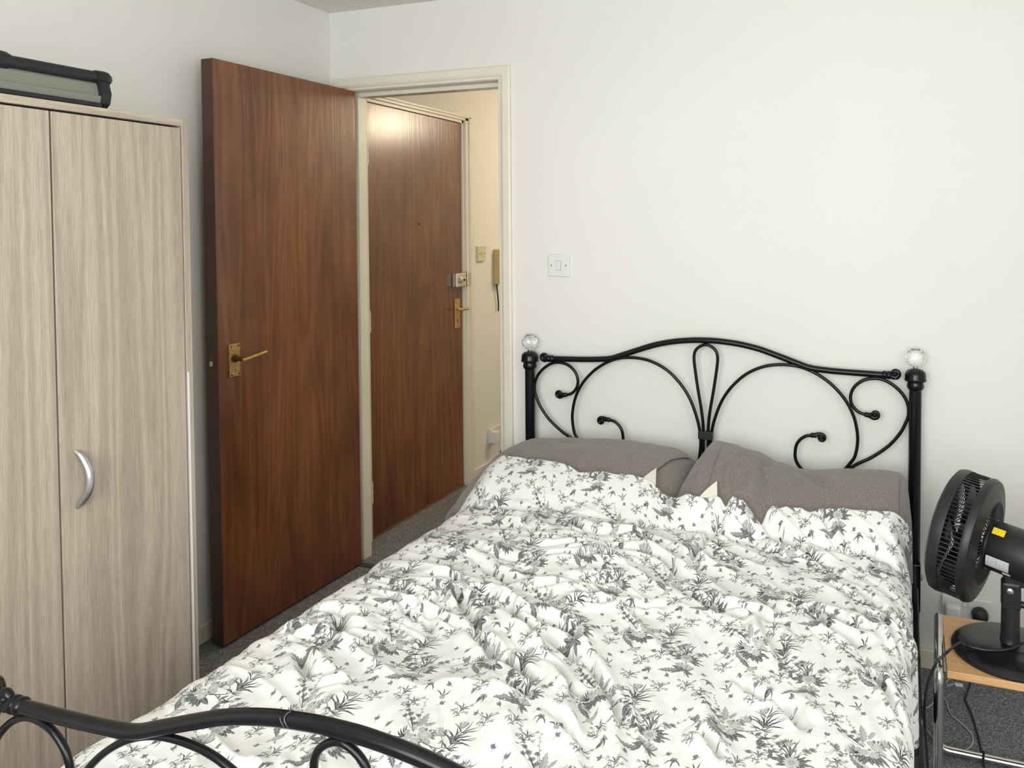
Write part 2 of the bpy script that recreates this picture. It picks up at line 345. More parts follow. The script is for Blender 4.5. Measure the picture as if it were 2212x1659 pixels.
obj('lever', tube([(-.002, .998, .985), (.030, .998, .985), (.036, .992, .986), (.038, .95, .988), (.036, .93, .990)], .007, 10, 5), 'brass', hp, smooth=True)
obj('lever_grip', tube([(.034, 1.002, .985), (.036, 1.04, .983)], .0065, 10), 'brass', hp, smooth=True)
obj('spy_hole', lathe([(.006, 0), (.006, .0015)], (-.010, .65, 1.445), (1, 0, 0), 14), 'dark_hole', fd)
for z in (.22, 1.0, 1.76):
    hg = obj('hinge', tube([(-.006, .2435, z-.05), (-.006, .2435, z+.05)], .006, 10), 'gloss', fd)
    for k in (-.03, 0, .03): obj('knuckle', lathe([(.0072, -.008), (.0072, .008)], (-.006, .2435, z+k), (0, 0, 1), 10), 'gloss', hg)
ff = thing('trim_4', (0, .65, 0), 'cream painted frame round the front door', 'door frame', kind='structure')
def jamb(y0, y1, s):
    ys = (y0, y1) if s > 0 else (y1, y0); w = (ys[1]-ys[0])
    return extrude([(-.09, ys[0]), (-.002, ys[0]), (-.002, ys[0]+w*.25), (.010, ys[0]+w*.30), (.010, ys[0]+w*.72), (.018, ys[0]+w*.76), (.018, ys[1]), (-.09, ys[1])], 'z', 0, 2.03)
obj('frame_side', jamb(1.058, 1.121, 1), 'gloss', ff); obj('frame_side', jamb(.179, .242, -1), 'gloss', ff)
obj('frame_head', extrude([(-.09, 1.996), (-.002, 1.996), (-.002, 2.008), (.010, 2.011), (.010, 2.022), (.018, 2.024), (.018, 2.034), (-.09, 2.034)], 'x', 0, 0) if 0 else ([(x, y, z) for y in (.179, 1.121) for x, z in [(-.09, 1.996), (-.002, 1.996), (-.002, 2.008), (.010, 2.011), (.010, 2.022), (.018, 2.024), (.018, 2.034), (-.09, 2.034)]], [tuple(range(7, -1, -1)), tuple(range(8, 16))]+[(i, (i+1) % 8, (i+1) % 8+8, i+8) for i in range(8)]), 'gloss', ff)

# ------------------------------------------------------------------ hall fittings
lamp = thing('ceiling_lamp', (1.15, 2.0, H), 'round flush ceiling lamp lighting the hall', 'lamp')
obj('lamp_base', lathe([(.13, 0), (.13, -.02)], (1.15, 2.0, H), n=32), 'white_plastic', lamp, smooth=True)
obj('diffuser', lathe([(.125, -.02), (.12, -.05), (.09, -.075), (.04, -.086), (.001, -.088)], (1.15, 2.0, H), n=32), 'lamp', lamp, smooth=True)
ld = bpy.data.lights.new('hall_bulb', 'POINT'); ld.energy = 33; ld.color = (1, .85, .62); ld.shadow_soft_size = .1
lo = bpy.data.objects.new('hall_bulb', ld); C.objects.link(lo); lo.location = (1.15, 2.0, H-.16)
sw = thing('hall_light_switch', (0, 1.24, 1.228), 'cream wall switch beside the front door frame', 'light switch')
obj('switch_plate', box(0, .014, 1.198, 1.282, 1.234, 1.320, .002), 'cream_plastic', sw)
obj('rocker', box(.014, .018, 1.234, 1.246, 1.262, 1.292, .002), 'cream_plastic', sw)
for y in (1.212, 1.268): obj('screw', lathe([(.003, 0), (.003, .001)], (.014, y, 1.277), (1, 0, 0), 8), 'dark_hole', sw)
ep = thing('entry_phone', (0, 1.44, 1.06), 'tan wall box half hidden behind the bedroom door frame', 'wall box')
obj('case', box(0, .045, 1.392, 1.462, 1.092, 1.297, .005), 'tan_plastic', ep)
obj('cord', tube([(.012, 1.41, 1.092), (.014, 1.418, 1.03), (.012, 1.43, .98), (.014, 1.425, .93)], .004, 8, 5), 'dark_hole', ep)
hs = thing('hall_socket', (0, 1.37, .165), 'white plug adaptor on a socket low on the hall wall', 'socket')
obj('socket_plate', box(0, .012, 1.315, 1.46, .165, .25, .002), 'white_plastic', hs)
ad = obj('adaptor', box(.012, .055, 1.312, 1.365, .170, .238, .006), 'white_plastic', hs)
obj('adaptor_lead', tube([(.034, 1.33, .170), (.03, 1.335, .10), (.028, 1.36, .06), (.03, 1.42, .035)], .0028, 8, 5), 'white_plastic', ad)
obj('black_lead', tube([(.05, 1.385, .20), (.058, 1.40, .16), (.04, 1.385, .10), (.03, 1.375, .04)], .0028, 8, 5), 'black_plastic', hs)

# bedroom light switch
ls = thing('light_switch', (1.0455, 0, 1.2423), 'white single rocker light switch between the doorway and headboard', 'light switch')
obj('switch_plate', box(1.0029, 1.0883, -.009, 0, 1.2423, 1.3256, .003), 'white_plastic', ls)
obj('rocker', ([(1.0365, -.009, 1.268), (1.0545, -.009, 1.268), (1.0365, -.0125, 1.268), (1.0545, -.0125, 1.268), (1.0365, -.010, 1.300), (1.0545, -.010, 1.300), (1.0365, -.009, 1.300), (1.0545, -.009, 1.300)], [(2, 3, 5, 4), (0, 1, 3, 2), (4, 5, 7, 6), (0, 2, 4, 6), (1, 7, 5, 3), (0, 6, 7, 1)]), 'white_plastic', ls)
obj('rocker_gap', join(box(1.0352, 1.0558, -.0093, -.009, 1.2665, 1.3015)), plain('grey_gap', (150, 150, 148), .7), ls)
for x in (1.0155, 1.0757): obj('screw', lathe([(.0032, 0), (.0032, .0008), (.001, .0012)], (x, -.009, 1.284), (0, -1, 0), 10), 'steel', ls)

# double socket behind the fan, with its plugs
so = thing('wall_socket', (2.453, 0, .160), 'white double socket on the wall behind the fan', 'socket')
obj('socket_plate', box(2.380, 2.526, -.012, 0, .162, .250, .003), 'white_plastic', so)
for x in (2.441, 2.457): obj('switch_rocker', box(x, x+.012, -.016, -.012, .222, .244, .0015), 'white_plastic', so)
wp = obj('white_plug', box(2.388, 2.436, -.047, -.0125, .176, .232, .010, 3), 'white_plastic', label='white plug in the socket behind the bedside table', cat='plug', smooth=True)
bp = thing('black_plug', (2.490, -.03, .178), 'rounded black plug in the socket behind the bedside table', 'plug')
obj('plug_body', lathe([(.020, 0), (.025, .004), (.025, .016), (.021, .028), (.010, .034)], (2.490, -.0125, .206), (0, -1, 0), 20), 'black_plastic', bp, smooth=True)
obj('plug_lead', tube([(2.490, -.040, .182), (2.488, -.045, .12), (2.478, -.05, .04), (2.462, -.058, .006)], .003, 8, 6), 'black_plastic', bp, smooth=True)

# ------------------------------------------------------------------ wardrobe
wd = thing('wardrobe', (.28, -1.8, 0), 'tall limed oak wardrobe with a silver bow handle', 'wardrobe')
WT = 1.7072
obj('side_panel', box(.02, .539, -1.214, -1.196, 0, WT, .0012), 'oak', wd)
obj('side_panel', box(.02, .539, -2.44, -2.422, 0, WT, .0012), 'oak', wd)
obj('top_panel', box(.02, .5375, -2.422, -1.214, WT-.0185, WT-.001, .001), 'oak_h', wd)
obj('back_panel', box(.016, .02, -2.44, -1.196, 0, WT-.01), 'oak', wd)
obj('plinth', box(.49, .505, -2.422, -1.214, 0, .055), 'oak_h', wd)
obj('edge_strip', box(.539, .5397, -1.214, -1.2085, 0, 1.06), 'banding', wd, label='white worn edge strip')
for k, (a, b) in enumerate(((-1.543, -1.2165), (-1.874, -1.5475), (-2.42, -1.8785))):
    dr = obj('door', box(.518, .536, a, b, .058, WT-.0235, .0012), 'oak', wd)
    if k != 1:
        yh = -1.508 if k == 0 else -1.91
        obj('handle', tube([(.535, yh, .934), (.548, yh+.004, .922), (.561, yh+.009, .893), (.564, yh+.010, .868), (.560, yh+.008, .842), (.548, yh+.003, .820), (.535, yh, .808)], lambda t: .0052+.0042*math.sin(math.pi*t), 14, 6), 'silver', dr, smooth=True, label='silver bow handle')
obj('inner_panel', box(.05, .515, -1.548, -1.540, .06, WT-.03), 'oak', wd)

# case lying on the wardrobe
cs = thing('storage_case', (.45, -1.65, WT), 'black rimmed grey fabric case lying on top of the wardrobe', 'case')
zb = WT+.0005
obj('base_rim', box(.40, .524, -2.0, -1.416, zb, zb+.012, .003), 'black_plastic', cs)
pn = []
for y in (-2.0, -1.412):
    for x, z in [(.516, zb+.012), (.520, zb+.028), (.512, zb+.030), (.506, zb+.055), (.492, zb+.070), (.41, zb+.070), (.41, zb+.012)]: pn.append((x, y, z))
obj('fabric_panel', (pn, [tuple(range(6, -1, -1)), tuple(range(7, 14))]+[(i, (i+1) % 7, (i+1) % 7+7, i+7) for i in range(7)]), 'grey_mesh', cs)
obj('top_tube', tube([(.497, -2.0, zb+.073), (.497, -1.405, zb+.073)], .0145, 16), 'black_plastic', cs, smooth=True)
obj('tube_sleeve', lathe([(.0145, 0), (.0195, .012), (.0205, .03), (.0205, .10), (.019, .12)], (.497, -1.60, zb+.0735), (0, -1, 0), 18), 'black_plastic', cs, smooth=True)
ec = obj('end_cap', extrude([(.405, zb), (.505, zb), (.520, zb+.012), (.525, zb+.035), (.518, zb+.060), (.505, zb+.072), (.41, zb+.072)], 'y', -1.415, -1.393), 'black_plastic', cs)
obj('cap_knob', lathe([(.0165, -.012), (.0175, -.008), (.0175, .004), (.018, .006), (.017, .016), (.012, .024), (.002, .028)], (.497, -1.402, zb+.073), (0, 1, 0), 20), 'black_gloss', ec, smooth=True)

# ------------------------------------------------------------------ bed frame
XM, YH, YF, TILT = 1.6193, -.05, -1.955, .0115
bed = thing('bed_frame', (XM, -1.0, 0), 'black metal double bed frame with scrolled head and foot ends', 'bed')
RAIL = [(-.5872, .9449), (-.5455, .9460), (-.4633, .9480), (-.4067, .9507), (-.3509, .9567), (-.3036, .9720), (-.2415, .9935), (-.1804, 1.0130), (-.1127, 1.0268), (-.045, 1.0338), (0, 1.0350)]
RAIL = RAIL+[(-x, z) for x, z in RAIL[-2::-1]]
HEART = [(-.462, .622), (-.5058, .6517), (-.5472, .6760), (-.5972, .7165), (-.6320, .7610), (-.6490, .7970), (-.6560, .8206), (-.6545, .8519), (-.6400, .8837), (-.6120, .9120), (-.5800, .9290), (-.5498, .9320), (-.5180, .9235), (-.4930, .9027), (-.4810, .8767), (-.4820, .8501), (-.4945, .8290), (-.5110, .8172), (-.5300, .8129)]
BIG = [(-.030, .30), (-.032, .45), (-.030, .56), (-.0182, .6636), (-.0218, .7212), (-.0364, .7779), (-.0600, .8342), (-.0944, .8828), (-.1413, .9255), (-.1990, .9532), (-.2560, .9626), (-.3137, .9590), (-.3680, .9400), (-.4190, .9060), (-.4600, .8620), (-.4862, .8150), (-.4995, .7680), (-.5030, .7227), (-.4950, .6750), (-.4790, .6490), (-.4550, .6200), (-.415, .596), (-.370, .592), (-.333, .610), (-.3070, .6440), (-.3060, .6860), (-.3180, .7120), (-.3390, .7280), (-.3600, .7320)]
LOOP = [(-.0088, .56), (-.0088, .7225), (-.0146, .7864), (-.0255, .8504), (-.0364, .9217), (-.0417, .9765), (-.0309, 1.0050), (0, 1.0199)]
LOOP = LOOP+[(-x, z) for x, z in LOOP[-2::-1]]
def volute(c, side, r=.0115, up=1, tilt=0.):
    """rolled end of a bar: a spiral that starts below/above the centre and winds inwards"""
    p = []
    for k in range(15):
        t = k/14; a = math.radians(-100+tilt+360*1.12*t); rr = r*(1-.62*t)
        p.append((c[0]+side*rr*math.cos(a), c[1], c[2]+up*rr*math.sin(a)))
    return p
def bed_end(y, dz, zpost, names):
    P = lambda x, z, s=1: (XM+s*x, y, z-dz+s*x*TILT)
    rail = obj(names+'_top_rail', tube([P(x, z) for x, z in RAIL], .0105, 14, 6), 'black_metal', bed, smooth=True)
    for s in (-1, 1):
        c = P(-.6155, .9505, -s) if s > 0 else P(-.6155, .9505, 1)
        obj('rail_collar', lathe([(.0105, -.014), (.0135, -.010), (.0135, -.004), (.0115, 0), (.0135, .004), (.0135, .010), (.0095, .015)], P(s*.590, .9452), (1, 0, 0), 16), 'black_metal', rail, smooth=True)
        obj('rail_scroll', join(tube([P(s*.590, .9452)]+[(c[0]-s*.0-0, y, c[2]-.0125)]+volute(c, s, .0125), lambda t: .0085-.002*t, 10, 2), ball((c[0], y, c[2]), .0075, 10, 8, (1, 1.25, 1))), 'black_metal', rail, smooth=True)
    for s in (1, -1):
        ht = obj('heart_scroll', tube([P(x, z, s) for x, z in HEART], .0056, 10, 5), 'black_metal', bed, smooth=True)
        c = P(-.5560, .8150, s)
        obj('scroll_collar', lathe([(.0056, -.010), (.0085, -.006), (.0085, 0), (.0065, .003), (.0085, .006), (.0075, .012)], P(-.533, .8127, s), (-s, 0, 0), 12), 'black_metal', ht, smooth=True)
        obj('scroll_tip', join(tube([P(-.533, .8127, s), (c[0]+s*.006, y, c[2]-.011)]+volute(c, -s, .0115), lambda t: .0072-.002*t, 10, 2), ball((c[0], y, c[2]), .0065, 10, 8, (1, 1.25, 1))), 'black_metal', ht, smooth=True)
        bg_ = obj('large_scroll', tube([P(x, max(z, .30 if dz == 0 else .33+dz*0+.25), s) for x, z in BIG], .0056, 10, 5), 'black_metal', bed, smooth=True)
        c = P(-.3890, .7260, s)
        obj('scroll_collar', lathe([(.0056, -.010), (.0085, -.006), (.0085, 0), (.0065, .003), (.0085, .006), (.0075, .012)], P(-.363, .7325, s), (-s, 0, 0), 12), 'black_metal', bg_, smooth=True)
        obj('scroll_tip', join(tube([P(-.363, .7325, s), (c[0]+s*.008, y, c[2]+.0115)]+volute(c, -s, .0115, -1), lambda t: .0072-.002*t, 10, 2), ball((c[0], y, c[2]), .0065, 10, 8, (1, 1.25, 1))), 'black_metal', bg_, smooth=True)
    obj('centre_loop', tube([P(x, max(z, .58), 1) for x, z in LOOP], .0056, 10, 5), 'black_metal', bed, smooth=True)
    obj('clasp', box(XM-.0255, XM+.0255, y-.010, y+.010, .690-dz, .718-dz, .002), 'black_plastic', bed)
    for s in (-1, 1):
        x = XM+s*.6757; zt = .905-dz+s*.0078
        po = obj('post', tube([(x, y, 0), (x, y, zt)], .0190, 20), 'black_metal', bed, smooth=True)
        obj('foot_cap', lathe([(.022, 0), (.022, .02), (.0195, .024)], (x, y, 0), n=18), 'black_plastic', po, smooth=True)
        cap = obj('post_cap', lathe([(.0195, -.004), (.0245, .002), (.0265, .010), (.0245, .018), (.0235, .022), (.0325, .026), (.0335, .030), (.0315, .034), (.0320, .044), (.0295, .054), (.022, .061), (.010, .064), (.006, .066)], (x, y, zt), n=24), 'black_metal', po, smooth=True)
        if y == YF: continue
        obj('finial_stem', lathe([(.0075, 0), (.0085, .003), (.0070, .009)], (x, y, zt+.0655), n=14), 'chrome', po, smooth=True)
        bm = bmesh.new(); bmesh.ops.create_uvsphere(bm, u_segments=12, v_segments=8, radius=.0305)
        for v in bm.verts:
            ring = round((v.co.z/.0305)*100)
            a = math.radians(15) if (int(round(math.acos(max(-1, min(1, v.co.z/.0305)))/(math.pi/8))) % 2) else 0
            v.co = Matrix.Rotation(a, 3, 'Z') @ v.co
        bmesh.ops.triangulate(bm, faces=bm.faces); bm.verts.index_update()
        fv = ([(x+v.co.x, y+v.co.y, zt+.1000+v.co.z) for v in bm.verts], [tuple(q.index for q in f.verts) for f in bm.faces]); bm.free()
        obj('crystal_ball', fv, 'crystal', po, label='faceted clear glass ball finial')
    obj('cross_bar', box(XM-.66, XM+.66, y-.012, y+.012, .28, .31, .003), 'black_metal', bed)
bed_end(YH, 0., .905, 'head'); bed_end(YF, .218, .687, 'foot')
for s in (-1, 1):
    x = XM+s*.6757
    sr = obj('side_rail', box(x-.012, x+.012, YF+.02, YH-.02, .245, .31, .003), 'black_metal', bed)
    obj('corner_bracket', box(x-.004, x+.020, YH-.05, YH-.016, .22, .37, .003), 'black_metal', sr)
    for y, z in ((YH-.035, .325), (-.70, .285)): obj('bolt', lathe([(.009, 0), (.009, .003), (.005, .005)], (x+s*.012+(.008 if y > -.1 and s > 0 else 0), y, z), (s, -.6, .1), 14), 'steel', sr, smooth=True)
for k in range(13): obj('slat', box(XM-.66, XM+.66, -.18-k*.135-.035, -.18-k*.135+.035, .310, .322), 'beech', bed)

# chipped paint on the foot rail
for k, (x, a0, a1) in enumerate(((1.538, 150, 235), (1.545, 95, 215))):
    pts = [(x+.004*math.sin(math.radians(a*2)), YF+.0107*math.cos(math.radians(a)), .8135+.0107*math.sin(math.radians(a))) for a in range(a0, a1+1, 10)]
    obj('paint_chip', tube(pts, .0006, 5), 'steel', bed, label='bright chip in the black paint')
# ------------------------------------------------------------------ small noise library for cloth
def lattice(seed):
    g = np.random.RandomState(seed).rand(64, 64)
    def f(x, y):
        xi, yi = np.floor(x).astype(int), np.floor(y).astype(int); u, v = x-xi, y-yi
        u = u*u*(3-2*u); v = v*v*(3-2*v); a = lambda i, j: g[(yi+j) % 64, (xi+i) % 64]
        return (a(0, 0)*(1-u)+a(1, 0)*u)*(1-v)+(a(0, 1)*(1-u)+a(1, 1)*u)*v-.5
    return f
NZ = [lattice(s) for s in range(12)]
def grid_faces(ni, nj): return [(j*ni+i, j*ni+i+1, (j+1)*ni+i+1, (j+1)*ni+i) for j in range(nj-1) for i in range(ni-1)]
def seg_dist(X, Y, pl):
    """distance to a polyline and how far along it (0..1)"""
    p = np.array([tuple(v)[:2] for v in smooth_path([(a, b, 0) for a, b in pl], 3)]); best = np.full(X.shape, 9.); tt = np.zeros(X.shape); n = len(p)-1
    for k in range(n):
        a, b = p[k], p[k+1]; d = b-a; L = d@d+1e-12
        t = np.clip(((X-a[0])*d[0]+(Y-a[1])*d[1])/L, 0, 1); r = np.hypot(X-a[0]-t*d[0], Y-a[1]-t*d[1])
        m = r < best; best = np.where(m, r, best); tt = np.where(m, (k+t)/n, tt)
    return best, tt

# ------------------------------------------------------------------ mattress
mat_ = obj('mattress', box(.966, 2.272, -1.925, -.085, .322, .468, .045, 4), 'mattress', smooth=True, label='double mattress under the duvet on the black bed frame', cat='mattress')
def sheet():
    ni, nj = 90, 120; S = np.linspace(-.30, 1.306+.16, ni); Yv = np.linspace(-.082, -1.93, nj); S, Y = np.meshgrid(S, Yv)
    X = np.where(S < 0, .962, np.where(S > 1.306, 2.277, .966+S)); Z = np.where(S < 0, .476+S, np.where(S > 1.306, .476-(S-1.306), .476))
    bul = np.exp(-((Y+.92)/.13)**2)*.075+np.exp(-((Y+.30)/.22)**2)*.055+.012
    X = X-np.where(S < 0, 1, 0)*bul*np.sin(np.clip(-S/.30, 0, 1)*math.pi*.62)*(1+.25*NZ[1](Y*17, S*8))
    return [tuple(q) for q in np.stack([X, Y, Z], -1).reshape(-1, 3)], grid_faces(ni, nj)
obj('fitted_sheet', sheet(), 'sheet', mat_, smooth=True, angle=80, label='grey sheet hanging over the mattress side')

# ------------------------------------------------------------------ pillows
PL = ([.885, .90, .93, .965, 1.03, 1.17, 1.35, 1.5, 1.57, 1.61, 1.63, 1.645], [.515, .56, .612, .645, .674, .692, .694, .692, .684, .662, .62, .515])
PR = ([1.585, 1.60, 1.64, 1.687, 1.74, 1.83, 1.88, 1.95, 2.0, 2.1, 2.20, 2.255, 2.275, 2.287], [.515, .60, .672, .738, .733, .714, .692, .674, .674, .688, .692, .690, .665, .515])
YC, AY, AB = -.27, .34, .20
def smooth_interp(x, t):
    xs = np.linspace(t[0][0], t[0][-1], 240); z = np.interp(xs, *t); k = np.array([1, 2, 3, 2, 1.])/9
    z2 = np.convolve(np.pad(z, 2, 'edge'), k, 'valid'); return np.interp(x, xs, z2, left=.5, right=.5)
def dome(x, y):
    zt = np.maximum(smooth_interp(x, PL), smooth_interp(x, PR)); c = np.clip((y-YC)/np.where(y > YC, AB, AY), -1, 1); return .5+(zt-.5)*np.sqrt(1-c*c)**.9
def pillow_surface(t, x0, x1, creases, off=0., th=None, xcut=None, ni=90, nk=56, seed=3):
    ends = np.array([t[0][0], t[0][-1]])
    th = np.linspace(0, 2*math.pi, nk) if th is None else np.linspace(th[0], th[1], nk)
    U, T = np.meshgrid(np.linspace(0, 1, ni), th)
    ay = np.where(np.cos(T) > 0, AB, AY); yc0 = YC+ay*np.cos(T)
    X = x0+(x1-x0)*U if xcut is None else x0+(xcut(yc0)-x0)*U
    zt = smooth_interp(X, t); e = np.clip(np.minimum(X-ends[0], ends[1]-X)/.10, 0, 1); a = ay*(.80+.20*np.sqrt(np.clip(1-(1-e)**2, 0, 1)))
    Y = YC+a*np.cos(T)+.03*np.sin(T)*(np.sin(T) > 0); s = np.sin(T)
    Z = np.where(s >= 0, .5+(zt-.5)*np.abs(s)**.9, .5-.024*np.abs(s)**.6*np.sqrt(np.clip(1-(1-e)**2, 0.02, 1)))
    h = (NZ[seed](X*9, Y*6)*.012+NZ[seed+1](X*24, Y*15)*.005+NZ[seed+2](X*60, Y*30)*.002)
    for pl, A, w in creases:
        d, tt = seg_dist(X, Y, pl); h = h-A*np.sin(math.pi*np.clip(tt*.9+.05, 0, 1))*(np.exp(-(d/w)**2)-.55*np.exp(-((d-2*w)/(1.4*w))**2))
    h = h*np.clip(s+.25, 0, 1)+off
    Z = Z+h*np.maximum(s, .25)*(s > -.1); Y = Y+h*np.cos(T)*.8
    return [tuple(q) for q in np.stack([X, Y, Z], -1).reshape(-1, 3)], grid_faces(ni, nk)
pl = thing('pillow', (1.26, -.27, .476), 'grey-brown pillow nearer the doorway against the headboard', 'pillow', 'pillows against the headboard')
LC = [([(1.05, -.30), (1.25, -.27), (1.42, -.29)], .003, .02), ([(1.40, -.42), (1.44, -.36), (1.46, -.30)], .008, .012)]
obj('pillow_case', pillow_surface(PL, PL[0][0], PL[0][-1], LC), 'pillow', pl, smooth=True, angle=80)
obj('case_flap', pillow_surface(PL, .93, 1.58, LC, off=.008, th=(.42*math.pi, .93*math.pi), xcut=lambda y: 1.600+(y+.25)*.31), 'pillow', pl, smooth=True, angle=80, label='overlapping open end of the pillow case')
def on_pillow(tri, off, n=8):
    a, b, c = [np.array(q) for q in tri]; V, F, idx = [], [], {}
    for i in range(n+1):
        for j in range(n+1-i):
            q = a+(b-a)*i/n+(c-a)*j/n; idx[i, j] = len(V); V.append((q[0], q[1], float(dome(np.array(q[0]), np.array(q[1])))+off))
    for i in range(n):
        for j in range(n-i):
            F.append((idx[i, j], idx[i+1, j], idx[i, j+1]))
            if i+j < n-1: F.append((idx[i+1, j], idx[i+1, j+1], idx[i, j+1]))
    return V, F
obj('inner_pillow', on_pillow([(1.522, -.490), (1.574, -.495), (1.552, -.415)], .018), 'ticking', pl, smooth=True, label='white inner pillow showing at the open end')
pr_ = thing('pillow', (1.94, -.27, .476), 'grey-brown pillow beside the bedside table with one corner standing up', 'pillow', 'pillows against the headboard')
RC = [([(1.715, -.37), (1.78, -.33), (1.846, -.296), (1.93, -.294)], .006, .009), ([(1.772, -.52), (1.765, -.44), (1.765, -.36)], .009, .008), ([(1.80, -.53), (1.79, -.45), (1.795, -.34)], .008, .008),
      ([(1.835, -.50), (1.83, -.42), (1.835, -.32)], .008, .009), ([(1.89, -.50), (1.875, -.40), (1.855, -.32), (1.875, -.24)], .014, .011), ([(1.95, -.24), (2.01, -.33), (2.08, -.42)], .011, .016), ([(1.88, -.34), (1.92, -.42), (1.96, -.49)], .008, .011)]
obj('pillow_case', pillow_surface(PR, PR[0][0], PR[0][-1], RC, seed=6), 'pillow', pr_, smooth=True, angle=80)
obj('case_flap', pillow_surface(PR, 2.25, 1.72, RC, off=.006, th=(.55*math.pi, .93*math.pi), xcut=lambda y: 1.735+0*y, seed=6), 'pillow', pr_, smooth=True, angle=80, label='overlapping open end of the pillow case')
obj('inner_pillow', on_pillow([(1.700, -.575), (1.776, -.565), (1.759, -.495)], .018), 'ticking', pr_, smooth=True, label='white inner pillow showing at the open end')

# ------------------------------------------------------------------ duvet
CREASES = [[(1.163, -0.897), (1.230, -0.925), (1.296, -0.941), (1.367, -0.953)],
  [(1.170, -0.947), (1.238, -0.972), (1.323, -1.016), (1.381, -1.047)],
  [(1.187, -1.093), (1.245, -1.098), (1.316, -1.106), (1.355, -1.103)],
  [(1.247, -0.789), (1.321, -0.817), (1.374, -0.825), (1.395, -0.822)],
  [(1.196, -0.808), (1.257, -0.808), (1.315, -0.831)],
  [(1.366, -0.757), (1.432, -0.743), (1.504, -0.734), (1.559, -0.719), (1.600, -0.725)],
  [(1.370, -0.673), (1.420, -0.714), (1.475, -0.728), (1.529, -0.708)],
  [(1.370, -0.873), (1.452, -0.843), (1.563, -0.802), (1.646, -0.802), (1.712, -0.835), (1.762, -0.906)],
  [(1.398, -0.913), (1.495, -0.896), (1.588, -0.871), (1.658, -0.864)],
  [(1.363, -1.088), (1.430, -1.063), (1.532, -1.030), (1.609, -0.993)],
  [(1.308, -1.141), (1.300, -1.160), (1.356, -1.216), (1.415, -1.271), (1.454, -1.303)],
  [(1.377, -1.115), (1.432, -1.123), (1.473, -1.150), (1.504, -1.138)],
  [(1.546, -1.123), (1.618, -1.104), (1.663, -1.080), (1.760, -1.051)],
  [(1.487, -1.017), (1.591, -0.987), (1.622, -0.967)],
  [(1.428, -1.167), (1.457, -1.193), (1.496, -1.227), (1.540, -1.245)],
  [(1.193, -1.231), (1.244, -1.265), (1.289, -1.291)],
  [(1.217, -1.237), (1.244, -1.212), (1.269, -1.164)],
  [(1.215, -0.233), (1.280, -0.311), (1.356, -0.424), (1.446, -0.477)],
  [(1.214, -0.668), (1.267, -0.735), (1.327, -0.782)],
  [(1.076, -0.626), (1.167, -0.634), (1.224, -0.639)],
  [(1.016, -1.313), (1.084, -1.309), (1.139, -1.312), (1.156, -1.290)],
  [(1.089, -1.315), (1.131, -1.363), (1.156, -1.383)],
  [(1.202, -1.240), (1.234, -1.253), (1.264, -1.250), (1.298, -1.278), (1.349, -1.334)],
  [(1.174, -1.405), (1.211, -1.399), (1.240, -1.395)],
  [(1.129, -1.484), (1.183, -1.528), (1.214, -1.555)],
  [(1.070, -1.385), (1.054, -1.406), (1.031, -1.429)],
  [(1.260, -1.581), (1.284, -1.564), (1.304, -1.554)],
  [(1.314, -1.180), (1.369, -1.237), (1.426, -1.264), (1.431, -1.290)],
  [(1.406, -1.281), (1.446, -1.316), (1.474, -1.331), (1.508, -1.368)],
  [(1.508, -1.368), (1.537, -1.374), (1.568, -1.385), (1.602, -1.410), (1.627, -1.430)],
  [(1.464, -1.187), (1.519, -1.196), (1.563, -1.209), (1.623, -1.237), (1.649, -1.266)],
  [(1.548, -1.260), (1.591, -1.271), (1.632, -1.289), (1.663, -1.311)],
  [(1.597, -1.343), (1.641, -1.366), (1.682, -1.406), (1.705, -1.415)],
  [(1.672, -1.299), (1.713, -1.347), (1.763, -1.407), (1.792, -1.448), (1.811, -1.467)],
  [(1.562, -1.450), (1.608, -1.468), (1.635, -1.468)],
  [(1.683, -1.495), (1.726, -1.525), (1.753, -1.544), (1.768, -1.553)],
  [(1.834, -0.998), (1.874, -1.028), (1.924, -1.049), (1.973, -1.054), (1.994, -1.074), (2.020, -1.108)],
  [(1.861, -0.993), (1.916, -1.008), (1.951, -1.005), (1.987, -1.030), (2.024, -1.044)],
  [(1.998, -0.926), (2.053, -0.947), (2.096, -0.941), (2.153, -0.969), (2.196, -0.999)],
  [(2.064, -0.953), (2.113, -1.002), (2.156, -1.027), (2.188, -1.062)],
  [(2.192, -0.906), (2.225, -0.942), (2.256, -0.990), (2.276, -1.046)],
  [(2.234, -0.880), (2.266, -0.950), (2.286, -1.030)],
  [(1.969, -1.246), (1.992, -1.274), (2.018, -1.292), (2.042, -1.300)],
  [(2.046, -1.281), (2.068, -1.307), (2.090, -1.337), (2.109, -1.366)],
  [(1.932, -1.441), (1.953, -1.453), (1.977, -1.481), (1.992, -1.504)],
  [(2.192, -1.144), (2.221, -1.174), (2.249, -1.229), (2.266, -1.287)],
  [(1.728, -0.934), (1.823, -0.980), (1.892, -1.030), (1.965, -1.038), (2.013, -1.108), (2.052, -1.188)],
  [(1.787, -0.838), (1.759, -0.753), (1.791, -0.581), (1.803, -0.488)],
  [(1.803, -0.488), (1.895, -0.562), (1.972, -0.598)],
  [(1.877, -0.353), (1.895, -0.434), (1.917, -0.499)],
  [(1.802, -0.487), (1.854, -0.522), (1.898, -0.558), (1.967, -0.614), (2.028, -0.653), (2.101, -0.691)],
  [(2.015, -0.515), (2.059, -0.540), (2.106, -0.609), (2.140, -0.626)],
  [(2.151, -0.622), (2.206, -0.624), (2.260, -0.653)]]
